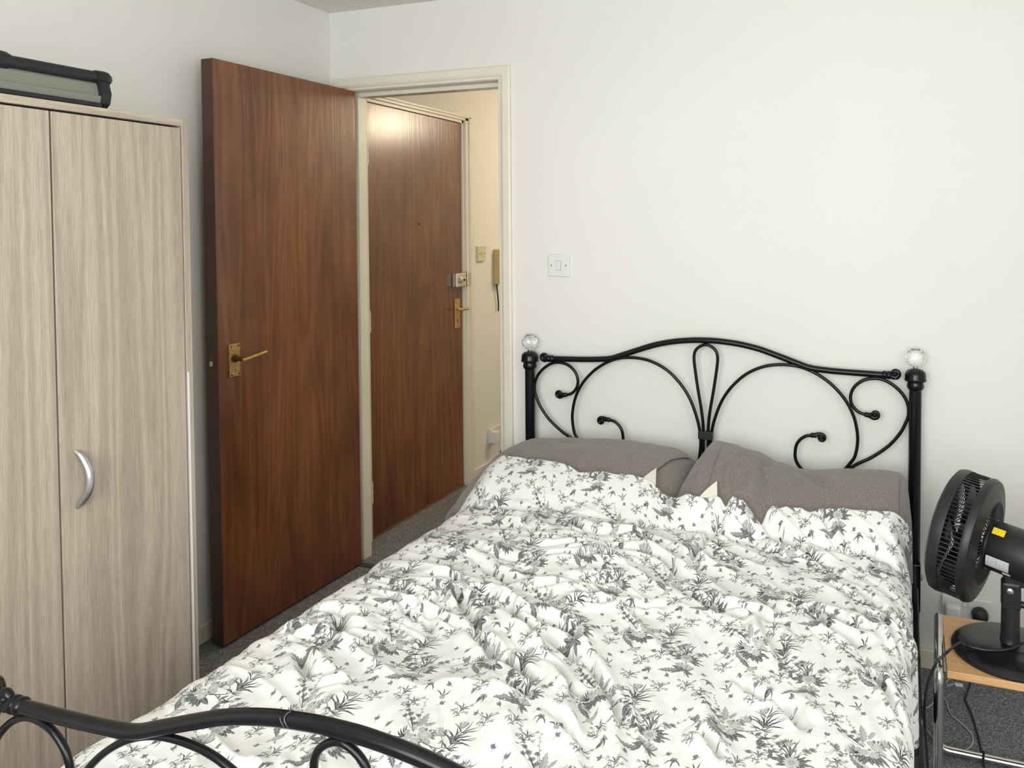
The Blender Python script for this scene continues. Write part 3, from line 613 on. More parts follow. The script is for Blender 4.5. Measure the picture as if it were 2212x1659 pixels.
def paint_floral(TW=240.0, TH=240.0, S=3.0):
    """engraved flower print, painted stroke by stroke into one repeating tile (units: mm)"""
    W, H = int(TW*S), int(TH*S)
    ink = np.zeros((H, W), np.float32)
    rg = np.random.RandomState(11)
    A = [0., 0., 1.]                                   # anchor of the cluster being drawn and its scale
    def T(x, y): return A[0]+(x-A[0])*A[2], A[1]+(y-A[1])*A[2]
    def window(x0, x1, y0, y1):
        i0, i1 = int(math.floor(x0*S))-2, int(math.ceil(x1*S))+3
        j0, j1 = int(math.floor(y0*S))-2, int(math.ceil(y1*S))+3
        ii = np.arange(i0, i1); jj = np.arange(j0, j1)
        X, Y = np.meshgrid((ii+.5)/S, (jj+.5)/S)
        return np.ix_(jj % H, ii % W), X, Y
    def put(ix, cov, val):
        cov = np.clip(cov, 0, 1)
        ink[ix] = ink[ix]*(1-cov)+val*cov
    def curve(p, n=14):
        p = np.array(p, float)
        if len(p) < 3: return p
        q = np.vstack([2*p[0]-p[1], p, 2*p[-1]-p[-2]]); out = []
        for k in range(1, len(q)-2):
            for t in np.linspace(0, 1, n, endpoint=False):
                a, b, c, d = q[k-1], q[k], q[k+1], q[k+2]
                out.append(.5*((2*b)+(-a+c)*t+(2*a-5*b+4*c-d)*t*t+(-a+3*b-3*c+d)*t**3))
        out.append(p[-1]); return np.array(out)
    def stroke(p, w0=.9, w1=.4, val=.95, smooth=True):
        p = [T(*q) for q in p]; w0 = max(w0*.9, .6); w1 = max(w1*.9, .45)
        p = curve(p) if smooth else np.array(p, float)
        m = max(w0, w1)+1
        ix, X, Y = window(p[:,0].min()-m, p[:,0].max()+m, p[:,1].min()-m, p[:,1].max()+m)
        cov = np.zeros_like(X); n = len(p)-1
        for k in range(n):
            a, b = p[k], p[k+1]; d = b-a; L = d@d+1e-9
            t = np.clip(((X-a[0])*d[0]+(Y-a[1])*d[1])/L, 0, 1)
            r = np.hypot(X-a[0]-t*d[0], Y-a[1]-t*d[1])
            w = (w0+(w1-w0)*(k+t)/n)*.5
            cov = np.maximum(cov, (w-r)*S+.5)
        put(ix, cov, val); return (p-np.array(A[:2]))/A[2]+np.array(A[:2])
    def leaf(x, y, ang, L, Wd, bend=0., dark=.75, lobes=0, tip=1.0, out=.95, rib=True, hatch=1.):
        x, y = T(x, y); L = L*A[2]; Wd = Wd*A[2]*.92; bend = bend*A[2]
        a = math.radians(ang); R = L+Wd+abs(bend)+2
        ix, X, Y = window(x-R, x+R, y-R, y+R)
        u = ((X-x)*math.cos(a)+(Y-y)*math.sin(a))/L
        v = -(X-x)*math.sin(a)+(Y-y)*math.cos(a)
        t = np.clip(u, 0, 1); v = v-bend*np.sin(t*math.pi*.5)*t
        hw = Wd*.5*np.sin(math.pi*t**(.75*tip))**.9
        if lobes: hw = hw*(.62+.45*np.abs(np.sin(t*lobes*math.pi+np.sign(v)*.5)))
        d = np.abs(v)-hw; d = np.where((u < 0) | (u > 1), 9, d)
        cov = -d*S+.5
        h = .5+.5*np.sin((u*L*1.0+np.abs(v)*1.5)*2*math.pi/1.9)
        shade = min(1., dark*1.12)*(.72+.28*np.where(v > 0, 1, .5))*(1-.26*hatch*h)
        edge = np.clip((d+.5)*S*.8, 0, 1)
        val = shade*(1-edge)+out*edge
        if rib: val = np.where(np.abs(v) < .22, val*.3, val)
        put(ix, cov, val)
    def blade(p, w=2.0, val=.95):
        p = curve([T(*q) for q in p]); n = len(p); w = max(w*A[2], 1.3)
        m = w+1
        ix, X, Y = window(p[:,0].min()-m, p[:,0].max()+m, p[:,1].min()-m, p[:,1].max()+m)
        cov = np.full_like(X, -1.)
        for k in range(n-1):
            a, b = p[k], p[k+1]; d = b-a; L = d@d+1e-9
            t = np.clip(((X-a[0])*d[0]+(Y-a[1])*d[1])/L, 0, 1)
            r = np.hypot(X-a[0]-t*d[0], Y-a[1]-t*d[1])
            ww = w*.5*np.sin(math.pi*np.clip(((k+t)/(n-1))*.88+.08, 0, 1))
            cov = np.maximum(cov, (ww-r)*S+.5)
        put(ix, cov, val)
    def rose(x, y, R, k=5, rot=0., dark=.55):
        x, y = T(x, y); R = R*A[2]
        ix, X, Y = window(x-R*1.3, x+R*1.3, y-R*1.3, y+R*1.3)
        th = np.arctan2(Y-y, X-x)+rot; r = np.hypot(X-x, Y-y)
        o = R*(.86+.16*np.abs(np.cos(th*k/2)))
        val = .10+.62*dark*(.5+.5*np.sin(th*k*7))*np.clip((r/o-.55)*2.4, 0, 1)
        for q, (f, kk, ph) in enumerate([(1., k, 0), (.72, k, .7), (.47, 4, .3), (.24, 3, 0)]):
            oo = R*f*(.86+.16*np.abs(np.cos((th+ph)*kk/2)))
            line = np.clip(1.05-np.abs(r-oo)*S/1.35, 0, 1)
            val = np.maximum(val, line*.95)
            val = np.maximum(val, dark*1.2*np.clip(1-(oo-r)/(R*.13), 0, 1)*(r < oo)*(.4+.6*(np.sin(th*(kk*5)+q) > .1)))
        for j in range(k):
            a0 = (2*j+1)*math.pi/k
            dth = np.abs((th-a0+math.pi) % (2*math.pi)-math.pi)
            val = np.maximum(val, .9*np.clip(1-dth*r*S/1.4, 0, 1)*(r > R*.45))
        put(ix, (o-r)*S+.5, np.clip(val, 0, .95))
    def daisy(x, y, R, n=12, rot=0., sq=1.):
        for j in range(n):
            a = rot+j*360./n
            leaf(x+R*.22*math.cos(math.radians(a)), y+sq*R*.22*math.sin(math.radians(a)), a, R*(.8+.12*rg.rand()), R*.42, 0, .3, out=.9, hatch=1.2, rib=False, tip=1.3)
        rose(x, y, R*.42, 6, .3, .9)
    def small(x, y, R, k=5, rot=0.):
        for j in range(k):
            a = math.radians(rot+j*360./k)
            rose(x+R*.58*math.cos(a), y+R*.58*math.sin(a), R*.52, 3, a, .45)
        x, y = T(x, y); R = R*A[2]; ix, X, Y = window(x-R, x+R, y-R, y+R); r = np.hypot(X-x, Y-y)
        put(ix, (R*.24-r)*S+.5, .95)
    def tulip(x, y, ang, L):
        for da, l, w, dk in [(-26, .95, .42, .75), (26, .95, .42, .6), (-11, 1.05, .40, .3), (12, 1.02, .42, .22), (0, .9, .36, .45)]:
            leaf(x, y, ang+da, L*l, L*w, da*.02*L*.2, dk, out=.95, hatch=1.3, rib=False, tip=1.15)
    def bell(x, y, ang, L):
        leaf(x, y, ang-16, L, L*.5, 0, .6, rib=False); leaf(x, y, ang+16, L, L*.5, 0, .35, rib=False)
    def sprig(p, n, ll, lw, dark=.75, alt=55, w0=1.0, start=.15):
        q = stroke(p, w0, .5)
        for k in range(n):
            f = start+(1-start)*k/(n-1.) if n > 1 else .5
            i = min(int(f*(len(q)-2)), len(q)-2); d = q[i+1]-q[i]; a = math.degrees(math.atan2(d[1], d[0]))
            s = 1 if k % 2 else -1
            leaf(q[i][0], q[i][1], a+s*(alt-20*f), ll*(1.1-.4*f)*(.85+.3*rg.rand()), lw*(1.1-.3*f), s*1.0, dark)
        return q
    def grass(x, y, angs, L, w=2.0):
        for a, b in angs:
            r = math.radians(a); r2 = math.radians(a+b)
            blade([(x, y), (x+L*.5*math.cos(r), y+L*.5*math.sin(r)), (x+L*.5*math.cos(r)+L*.5*math.cos(r2), y+L*.5*math.sin(r)+L*.5*math.sin(r2))], w)
    # ---- bouquet -------------------------------------------------------------------
    bx, by = 84., 120.; A[:] = [bx+6, by+4, .84]
    sprig([(bx-8, by+18), (bx-22, by+48), (bx-40, by+82), (bx-52, by+112)], 9, 8, 3.2)           # thin climbing stem
    leaf(bx-10, by+30, 96, 48, 17, 5, .5, lobes=5); leaf(bx-2, by+38, 70, 26, 11, -3, .55, lobes=4)
    for px, py, rr in [(-24, 36, 6), (-38, 46, 6.5), (-33, 60, 5), (-52, 60, 6.5), (-66, 70, 5), (-60, 52, 5), (-78, 84, 4)]:
        stroke([(bx-10, by+14), (bx+px*.6, by+py*.62), (bx+px, by+py)], .9, .5)
        leaf(bx+px, by+py, rg.uniform(100, 200), 9, 4, 1, .8); leaf(bx+px, by+py, rg.uniform(-60, 40), 9, 4, 1, .8)
        small(bx+px, by+py, rr, 5, rg.rand()*70)
    for px, py, a in [(-84, 92, 130), (-90, 84, 170), (-70, 92, 90), (-80, 70, 200)]: leaf(bx+px*.96, by+py*.96, a, 9, 3.6, 1, .85)
    grass(bx-14, by, [(165, -30), (150, -25), (178, -35), (192, -30), (138, -20), (205, -25)], 34, 3.0)
    for a, l, w, o in [(200, 26, 11, 8), (225, 25, 13, 9), (250, 24, 12, 9), (285, 24, 11, 9), (318, 30, 12, 14), (338, 34, 12, 16), (300, 30, 9, 12), (265, 20, 12, 6), (20, 24, 9, 10), (150, 20, 9, 8)]:
        leaf(bx+o*math.cos(math.radians(a)), by-6+o*math.sin(math.radians(a)), a, l, w, rg.uniform(-3, 3), .85)
    for px, py, rr, k in [(14, 16, 13, 6), (-10, -2, 10, 5), (11, -8, 11, 6), (28, 4, 9, 5), (2, 27, 8, 5), (25, 25, 7, 5), (-22, 9, 7, 5)]:
        rose(bx+px, by+py, rr, k, rg.rand()*3, .6)
    for a in (35, 60, 88, 118, 10): leaf(bx+16+11*math.cos(math.radians(a)), by+18+11*math.sin(math.radians(a)), a, 11, 5.5, 0, .8)
    for px, py in [(-3, 8), (20, -3), (5, -17), (-16, -12)]: leaf(bx+px, by+py, rg.uniform(0, 360), 9, 5, 0, .9)
    # ---- tulip branch to the right of the bouquet --------------------------------------
    stroke([(bx+24, by-2), (bx+48, by+2), (bx+66, by+12), (bx+74, by+30), (bx+76, by+62)], 2.2, 1.2)
    stroke([(bx+62, by+10), (bx+52, by+26), (bx+40, by+34)], 1.5, 1.0); tulip(bx+43, by+33, 132, 27)
    stroke([(bx+74, by+34), (bx+70, by+58), (bx+68, by+72)], 1.4, .9); tulip(bx+68, by+70, 100, 21)
    grass(bx+72, by+26, [(60, -25), (40, -20), (118, 30), (75, -15), (20, -25), (135, 30), (95, 25)], 46, 3.6)
    grass(bx+70, by+16, [(150, 40), (10, 30), (-10, 25), (165, 30), (35, 35)], 26, 2.6)
    grass(bx+76, by+58, [(50, -25), (30, -15), (140, 20), (75, 10)], 36, 2.6)
    stroke([(bx+76, by+44), (bx+92, by+44), (bx+102, by+50)], 1.0, .6); leaf(bx+100, by+49, 15, 19, 8, 1, .35, hatch=1.4)
    leaf(bx+70, by+30, 20, 22, 9, -3, .8); leaf(bx+72, by+40, 160, 20, 8, 3, .8)
    # ---- leafy twig, lower right ---------------------------------------------------------
    stroke([(bx+40, by), (bx+66, by-10), (bx+88, by-30), (bx+104, by-56)], 1.4, .7)
    for px, py, a, l, w in [(62, -8, 60, 20, 8), (70, -13, 20, 26, 10), (74, -16, -95, 24, 12), (84, -26, -120, 22, 12), (88, -30, 40, 12, 5), (96, -42, -65, 22, 10), (100, -48, 10, 20, 8), (103, -55, -100, 20, 9), (58, -7, 120, 14, 5)]:
        leaf(bx+px, by+py, a, l, w, rg.uniform(-2, 2), .88)
    stroke([(bx+84, by-26), (bx+104, by-24), (bx+118, by-14)], 1.0, .6)
    small(bx+112, by-16, 7, 5, 10); small(bx+121, by-8, 5.5, 5, 40); small(bx+123, by-22, 5, 5, 0); leaf(bx+112, by-24, -50, 10, 4, 1, .8); leaf(bx+126, by-8, 60, 9, 4, 1, .8)
    # ---- curled feather leaf, lower left ---------------------------------------------------
    stroke([(bx-12, by-12), (bx-40, by-18), (bx-58, by-16), (bx-82, by-32)], 1.8, .8)
    stroke([(bx-60, by-17), (bx-72, by-32), (bx-84, by-40)], 1.0, .5)
    leaf(bx-36, by-18, -55, 64, 17, 9, .75, lobes=7); leaf(bx-30, by-22, -40, 40, 9, 4, .4, lobes=5)
    leaf(bx-62, by-15, 84, 27, 15, 3, .72, lobes=4); leaf(bx-66, by-10, 120, 15, 7, 2, .8)
    for q in range(6): leaf(bx-18-q*8, by-14-abs(q-3), 95+q*8+rg.uniform(-20, 20), 9, 3.4, 1, .85); 
    for q in range(4): leaf(bx-22-q*9, by-16, 240+rg.uniform(-25, 25), 9, 3.6, 1, .85)
    rose(bx+8, by-66, 9, 6, .4, .7); rose(bx+17, by-60, 6.5, 5, 0, .6); leaf(bx+16, by-58, 50, 11, 4.5, 1, .85); leaf(bx+2, by-72, 230, 11, 4.5, 1, .85); leaf(bx+14, by-73, -50, 10, 4, 1, .85)
    stroke([(bx+4, by-62), (bx-12, by-50), (bx-20, by-42)], 1.0, .7)
    # ---- striped sunflower with sprays -----------------------------------------------------
    sx, sy = 206., 62.; A[:] = [sx, sy, .86]
    for a, l, w, bd in [(172, 40, 10, 4), (158, 30, 10, -3), (188, 34, 9, -4), (18, 34, 10, 4), (2, 40, 9, -5), (-16, 34, 9, -4), (36, 28, 9, 4), (205, 26, 10, 3), (-35, 26, 9, 3), (60, 22, 8, 2), (128, 22, 8, -2)]:
        leaf(sx+7*math.cos(math.radians(a)), sy+7*math.sin(math.radians(a)), a, l, w, bd, .88, lobes=3 if l > 30 else 0)
    stroke([(sx-2, sy+8), (sx-10, sy+40), (sx-14, sy+62)], 1.4, .8); stroke([(sx+2, sy+8), (sx+4, sy+40), (sx-4, sy+70)], 1.2, .6)
    stroke([(sx+4, sy+8), (sx+14, sy+34), (sx+26, sy+46)], 1.2, .7)
    grass(sx-4, sy+14, [(112, 12), (98, 8), (128, 10), (84, -10)], 62, 2.6)
    rose(sx-13, sy+56, 8, 6, .2, .8); small(sx+22, sy+42, 7, 5, 30); small(sx+33, sy+50, 6, 5, 0); small(sx-2, sy+36, 6, 5, 50); rose(sx+29, sy+38, 5, 5, 0, .7)
    for a in (20, 70, 120, 165): leaf(sx-13+6*math.cos(math.radians(a)), sy+56+6*math.sin(math.radians(a)), a, 12, 4.5, 1, .85)
    sprig([(sx+12, sy+26), (sx+30, sy+40), (sx+50, sy+66), (sx+70, sy+72)], 7, 10, 4, .85)
    daisy(sx, sy, 17, 13, 5)
    # side sprig with little leaves
    q = stroke([(sx-6, sy+12), (sx-28, sy+30), (sx-52, sy+34), (sx-66, sy+26)], 1.1, .6)
    for i in range(3, len(q)-1, 5):
        s = 1 if (i//5) % 2 else -1
        leaf(q[i][0], q[i][1], 150+s*70, 11, 5, s, .8)
    stroke([(sx-44, sy+36), (sx-56, sy+54), (sx-62, sy+66)], 1.0, .5); grass(sx-58, sy+58, [(150, 25), (40, -25), (110, -10), (200, 30)], 22, 2.2)
    small(sx-66, sy+24, 5.5, 5, 0); bell(sx-60, sy+70, 100, 9); bell(sx-48, sy+62, 30, 9); bell(sx-70, sy+58, 190, 9); rose(sx-54, sy+20, 4, 5, 0, .6)
    # second bloom below
    stroke([(sx+2, sy-14), (sx+10, sy-30), (sx+6, sy-44), (sx+14, sy-66)], 1.6, .9)
    for a, l, w in [(150, 30, 9), (170, 34, 10), (195, 30, 9), (30, 26, 8), (-20, 28, 8), (-50, 30, 7), (215, 36, 10), (120, 20, 8)]:
        leaf(sx+7, sy-44, a, l, w, rg.uniform(-4, 4), .85, lobes=3 if a == 215 else 0)
    tulip(sx+4, sy-42, 82, 24); tulip(sx+11, sy-40, 60, 19); rose(sx-9, sy-33, 8, 6, 0, .8)
    leaf(sx-10, sy-50, 196, 46, 15, -6, .7, lobes=6)
    leaf(sx-34, sy-24, 150, 13, 7, 1, .5); stroke([(sx-6, sy-38), (sx-24, sy-30), (sx-36, sy-23)], .9, .6)
    # ---- fillers -----------------------------------------------------------------------------
    def filler(x, y, rot):
        A[:] = [x, y+20, .82]
        stroke([(x, y), (x+4, y+14), (x-2, y+30), (x+4, y+44)], 1.1, .6)
        grass(x+2, y+26, [(100+rot, 20), (60+rot, -25), (140+rot, 25), (30+rot, -20)], 20, 2.4)
        for dx, dy, a in [(-14, 34, 160), (14, 40, 40), (-10, 18, 200), (14, 22, -10)]:
            stroke([(x+1, y+12), (x+dx*.6, y+dy*.8), (x+dx, y+dy)], .9, .5); bell(x+dx, y+dy, a, 10); leaf(x+dx*.6, y+dy*.75, a+60, 8, 3.5, 1, .85)
        for k in range(3): leaf(x, y+6+k*8, 20+140*(k % 2), 11, 4.5, 1, .85)
    filler(150, 36, 0); filler(36, 48, 15); filler(226, 196, -10)
    A[:] = [0, 0, 1.]
    for x, y, a in [(132, 238, 30), (176, 128, 200), (60, 20, 140), (14, 140, 60), (128, 70, -30), (110, 14, 60), (186, 236, 120)]:
        leaf(x, y, a, 14, 5.5, 1, .85); leaf(x, y, a+45, 11, 4.5, -1, .8); stroke([(x, y), (x-6*math.cos(math.radians(a+20)), y-6*math.sin(math.radians(a+20)))], .9, .5)
    small(140, 250, 6.5, 5, 20); small(24, 250, 6, 5, 60)
    grass(24, 250, [(200, 30), (330, -30), (260, 10)], 18, 2.2); grass(140, 250, [(230, 25), (300, -30)], 18, 2.2)
    filler(112, 192, 0); filler(178, 178, 20); filler(20, 176, 10); filler(118, 12, -15)
    A[:] = [0, 0, 1.]
    for x, y, a in [(70, 214, 60), (150, 216, 160), (8, 22, 30), (78, 44, 200), (226, 150, 100), (44, 100, 180), (146, 100, 20)]:
        leaf(x, y, a, 11, 4.5, 1, .9); leaf(x, y, a+50, 9, 4, -1, .9); leaf(x, y, a-45, 8, 3.4, 1, .9); stroke([(x, y), (x-7*math.cos(math.radians(a)), y-7*math.sin(math.radians(a)))], .9, .6)
    grass(60, 232, [(60, 20), (100, 20), (140, 20)], 20, 2.2); rose(62, 230, 5, 5, 0, .7)
    return np.clip(ink*1.22, 0, 1), TW, TH

def floral_material():
    ink, TW, TH = paint_floral()
    h, w = ink.shape; img = bpy.data.images.new('painted_flower_tile', w, h, float_buffer=False); img.colorspace_settings.name = 'Non-Color'
    px = np.ones((h, w, 4), np.float32); px[..., :3] = ink[..., None]; img.pixels.foreach_set(px.ravel()); img.pack()
    n = NT('white_cotton_with_grey_flowers'); v = n.mapping((1, 1, 1), 'UV'); t = n.n('ShaderNodeTexImage', _image=img, _interpolation='Linear', _extension='REPEAT'); n.l(v, t.inputs[0])
    weave = n.noise(n.mapping((1, 1, 1)), 600, 2, .7); cr = n.noise(n.mapping((1, 1, 1)), 26, 3, .6)
    cloth = n.ramp(weave, [(.3, lin(238, 236, 230)), (.7, lin(247, 246, 241))])
    n.set(Base_Color=n.mix(n.math('MULTIPLY', t.outputs[0], .97), cloth, lin(50, 50, 58)), Roughness=.85, Sheen_Weight=.1)
    n.bump(n.math('ADD', n.math('MULTIPLY', weave, .1), cr), .16, .004); return n.m
EDGE = ([0.9, 1.053, 1.146, 1.229, 1.283, 1.326, 1.38, 1.497, 1.555, 1.608, 1.655, 1.7, 1.751, 1.82, 1.86, 1.885, 1.91, 1.958, 2.059, 2.144, 2.203, 2.249, 2.284], [-0.4, -0.435, -0.454, -0.458, -0.47, -0.495, -0.486, -0.478, -0.49, -0.525, -0.545, -0.555, -0.555, -0.545, -0.548, -0.56, -0.552, -0.515, -0.515, -0.513, -0.512, -0.5, -0.485])
def make_duvet():
    ni, nj = 400, 440
    XL, XR, Y1 = 1.04, 2.225, -1.915
    Q = np.linspace(0, 1, nj)
    U, V = np.meshgrid(np.linspace(0, 1, ni), Q)
    yrow = -.42+(Y1+.42)*V
    hang = .045+.235*np.clip((-.46-yrow)/.32, 0, 1)**1.2                       # how far the left edge hangs
    ax = .108+.022*NZ[0](yrow*5+3, 0*yrow)+.012*NZ[1](yrow*13, 0*yrow); az = .115; ql = .5*math.pi*.12
    bx_, bz_ = .058, .065; qr = .5*math.pi*.0615; hr = .42+.05*NZ[2](yrow*6, 0*yrow+4)
    S0 = -(ql+hang); S1 = (XR-XL)+qr+hr
    S = S0+(S1-S0)*U
    phl = np.clip(-S/ql, 0, 1)*math.pi/2; over = np.clip(-S-ql, 0, None)
    phr = np.clip((S-(XR-XL))/qr, 0, 1)*math.pi/2; ovr = np.clip(S-(XR-XL)-qr, 0, None)
    X = XL+np.clip(S, 0, XR-XL)-ax*np.sin(phl)+bx_*np.sin(phr)
    ye = np.interp(np.clip(X, .9, 2.285), *EDGE); Y = ye+(Y1-ye)*V
    side = np.clip(np.maximum(np.sin(phl), np.sin(phr)), 0, 1)
    # puffy top: fuller by the pillows, a shallow dip after them
    base = .546+.020*NZ[3](X*2.1, Y*2.4)+.018*NZ[4](X*4.3+9, Y*3.9)+.012*np.sin((X-.96)/1.32*math.pi)
    PD = ([.90, .95, 1.03, 1.2, 1.5, 1.6, 1.66, 1.72, 1.8, 1.9, 1.98, 2.1, 2.27], [.615, .65, .678, .692, .690, .684, .704, .722, .716, .694, .682, .690, .690]); dm = .5+(smooth_interp(np.clip(X, .91, 2.265), PD)-.5)*np.cos(np.clip((Y-YC)/np.where(Y > YC, .235, .37+.08*NZ[9](X*4, 0*X)), -1, 1)*math.pi/2)**.62+.022; 
    k = 22.; Z = np.log(np.exp(k*base*1.)+np.exp(k*dm))/k-.012*np.exp(-((Y+.9)/.5)**2)*0
    pm = dome(X, Y)+.021; Z = Z+np.log1p(np.exp(np.clip((pm-Z)*160, -30, 30)))/160*np.clip(1.3-side*1.3, 0, 1)
    # traced folds
    rg = np.random.RandomState(5); hv = np.zeros_like(X); hu = np.zeros_like(X)
    for pl_ in CREASES:
        A = rg.uniform(.012, .022); w = rg.uniform(.008, .012)
        x0, x1 = min(p[0] for p in pl_)-.15, max(p[0] for p in pl_)+.15; y0, y1 = min(p[1] for p in pl_)-.15, max(p[1] for p in pl_)+.15
        m = (X > x0) & (X < x1) & (Y > y0) & (Y < y1)
        d, tt = seg_dist(X[m], Y[m], pl_)
        tap = np.clip(np.minimum(tt, 1-tt)*4.5+.12, 0, 1); end = np.exp(-np.clip(d-.0, 0, None)*0)
        hv[m] = np.minimum(hv[m], -A*tap*np.exp(-(d/w)**2)); hu[m] = np.maximum(hu[m], A*.42*tap*np.exp(-((d-2.3*w)/(1.6*w))**2))
    h = hv+hu
    # finer drawn-up wrinkles, lying across the bed at the head side and slanting towards the foot
    wx = X+.06*NZ[5](X*3, Y*3); wy = Y+.03*NZ[6](X*4+5, Y*4)
    pr1 = .86*(wy+.40*np.clip(wx-1.0, 0, None)**2*(1+.8*np.clip(-wy-.85, 0, 1))+.25*np.clip(-wy-1.1, 0, 1)*(wx-1.)); al = wx*1.25-.3*wy
    f1 = NZ[7](pr1*14+7, al*2.0); f2 = NZ[8](pr1*28, al*2.6+3); f3 = NZ[9](pr1*64, al*7)
    rid = lambda f: 1-np.clip(np.abs(f)*3.0, 0, 1)**.7                       # narrow ridges
    calm = np.clip((-Y-.46)/.22, .12, 1)*np.clip((Y+2.08)/.30, .5, 1.)*np.clip((X-.98)/.2, .3, 1)*(.55+.95*np.clip(NZ[10](X*2.6, Y*2.6)+.42, 0, 1))
    h += calm*(.014*rid(f1)+.012*rid(f2)*np.clip(.6+NZ[3](X*4, Y*4)*1.8, 0, 1.4)+.008*f1+0.006*rid(f3)*np.clip(.5+NZ[4](X*5, Y*5)*2, 0, 1))
    h += .0018*NZ[11](X*45, Y*45)
    flat = 1-side
    Z = Z-az*(1-np.cos(phl))-over-bz_*(1-np.cos(phr))-ovr+1.25*h*(.25+.75*flat)
    fold = (.030*np.abs(NZ[1](Y*11+2, S*2))+.014*NZ[2](Y*24, S*4))
    X = X-np.sin(phl)*(fold-.008+.5*np.clip(over*1.2, 0, .05))+np.sin(phr)*(np.clip(fold, -.01, .018)-.012)
    Z = np.maximum(Z, .06)
    # corner that sticks out past the right edge
    X = X+.020*np.exp(-((Y+.93)/.035)**2)*np.sin(phr)
    # rolled hem at the head end and tuck at the foot
    rows = [(X, Y, Z)]
    hem = []
    for r_ in (1, 2, 3, 4): 
        a = r_/4*math.pi*.9; hem.append((X[0], Y[0]+.012*math.sin(a), Z[0]-.012*(1-math.cos(a))))
    ft = []
    for r_ in range(1, 9): ft.append((X[-1], Y[-1]-.012*math.sin(min(r_/4, 1)*math.pi/2), np.maximum(Z[-1]-.012*(1-math.cos(min(r_/4, 1)*math.pi/2))-.03*max(r_-4, 0), .06)))
    Xa = np.vstack([np.array([q[0] for q in hem[::-1]]), X, np.array([q[0] for q in ft])]); Ya = np.vstack([np.array([q[1] for q in hem[::-1]]), Y, np.array([q[1] for q in ft])]); Za = np.vstack([np.array([q[2] for q in hem[::-1]]), Z, np.array([q[2] for q in ft])])
    n2 = Xa.shape[0]
    P3 = np.stack([Xa, Ya, Za], -1)
    step = np.linalg.norm(np.diff(P3, axis=0), axis=2).mean(1); tv = np.concatenate([[0], np.cumsum(step)])
    uvu = np.broadcast_to(np.vstack([np.repeat(S[:1], 4, 0), S, np.repeat(S[-1:], 8, 0)]), Xa.shape)/.232+.30
    uvv = np.broadcast_to(-tv[:, None], Xa.shape)/.276+.46
    o = obj('duvet', ([tuple(q) for q in P3.reshape(-1, 3)], grid_faces(ni, n2)), floral_material(), smooth=True, angle=180, label='rumpled white duvet printed with dark grey flowers', cat='duvet')
    me = o.data; uv = me.uv_layers.new(name='UVMap'); li = np.zeros(len(me.loops), int); me.loops.foreach_get('vertex_index', li)
    uv.data.foreach_set('uv', np.stack([uvu.reshape(-1)[li], uvv.reshape(-1)[li]], -1).astype(np.float32).ravel())
    return o
make_duvet()

# ------------------------------------------------------------------ bedside table
tb = thing('bedside_table', (2.58, -.59, 0), 'small beech topped side table on chrome tube legs', 'table')
ZT = .385
obj('table_top', box(2.361, 2.80, -.734, -.446, ZT-.018, ZT, .0015), 'beech', tb)
def rounded(pts, r=.03, n=5):
    out = [Vector(pts[0])]
    for a, b, c in zip(pts, pts[1:], pts[2:]):
        a, b, c = Vector(a), Vector(b), Vector(c); u = (a-b).normalized(); w = (c-b).normalized()
        for k in range(n+1):
            t = k/n; out.append((b+u*r)*(1-t)**2+2*b*t*(1-t)+(b+w*r)*t*t)
    return out+[Vector(pts[-1])]
for x0, x1, xm in ((2.354, 2.343, 2.58), (2.806, 2.806, 2.58)):
    obj('tube_frame', tube(rounded([(xm, -.440, .012), (x0, -.440, .012), (x0, -.440, ZT-.002), (x1, -.742, ZT-.002), (x1, -.742, .012), (xm, -.742, .012)]), .0112, 14), 'chrome', tb, smooth=True)

# ------------------------------------------------------------------ desk fan
fx, fy = 2.508, -.602
fan = thing('desk_fan', (fx, fy, ZT), 'black desk fan turned towards the bed on the side table', 'fan')
obj('base', lathe([(.128, 0), (.131, .004), (.131, .010), (.124, .017), (.112, .022), (.060, .029), (.030, .032), (.001, .033)], (fx, fy, ZT), n=56), 'black_gloss', fan, smooth=True)
obj('base_rim', lathe([(.1315, .003), (.1325, .006), (.1315, .009)], (fx, fy, ZT), n=56, caps=False), 'black_plastic', fan, smooth=True)
obj('column', lathe([(.026, .028), (.0225, .034), (.0215, .05), (.0205, .15)], (fx, fy, ZT), n=24), 'black_plastic', fan, smooth=True)
nk = obj('neck', box(fx-.021, fx+.021, fy-.020, fy+.020, ZT+.115, ZT+.182, .006), 'black_plastic', fan)
obj('tilt_screw', lathe([(.0075, 0), (.0075, .003), (.004, .005)], (fx-.004, fy-.020, ZT+.163), (0, -1, 0), 14), 'chrome', nk, smooth=True)
for k in range(4): obj('neck_slot', box(fx-.012, fx+.010, fy-.0208, fy-.020, ZT+.120+k*.008, ZT+.1235+k*.008), 'dark_hole', nk)
obj('knob', lathe([(.008, 0), (.008, .012), (.013, .014), (.013, .024), (.010, .027)], (fx+.021, fy-.004, ZT+.128), (1, -.2, 0), 16), 'black_plastic', nk, smooth=True)
az, el = math.radians(69), math.radians(8)
fw = Vector((-math.sin(az)*math.cos(el), math.cos(az)*math.cos(el), math.sin(el)))
hc = Vector((2.410, -.562, .652)); R = .155; hd_ = .040
def head(prof, n=64, caps=False): return lathe(prof, hc, fw, n, caps)
obj('motor_housing', lathe([(.030, -.052), (.052, -.056), (.060, -.066), (.0605, -.15), (.057, -.20), (.045, -.222), (.02, -.23), (.001, -.231)], hc, fw, 40), 'black_plastic', fan, smooth=True)
mo = hc-fw*.10
ax_ = fw; u_ = ax_.cross(Vector((0, 0, 1))).normalized(); w_ = u_.cross(ax_).normalized()       # u to the camera side, w up
if u_.y > 0: u_ = -u_
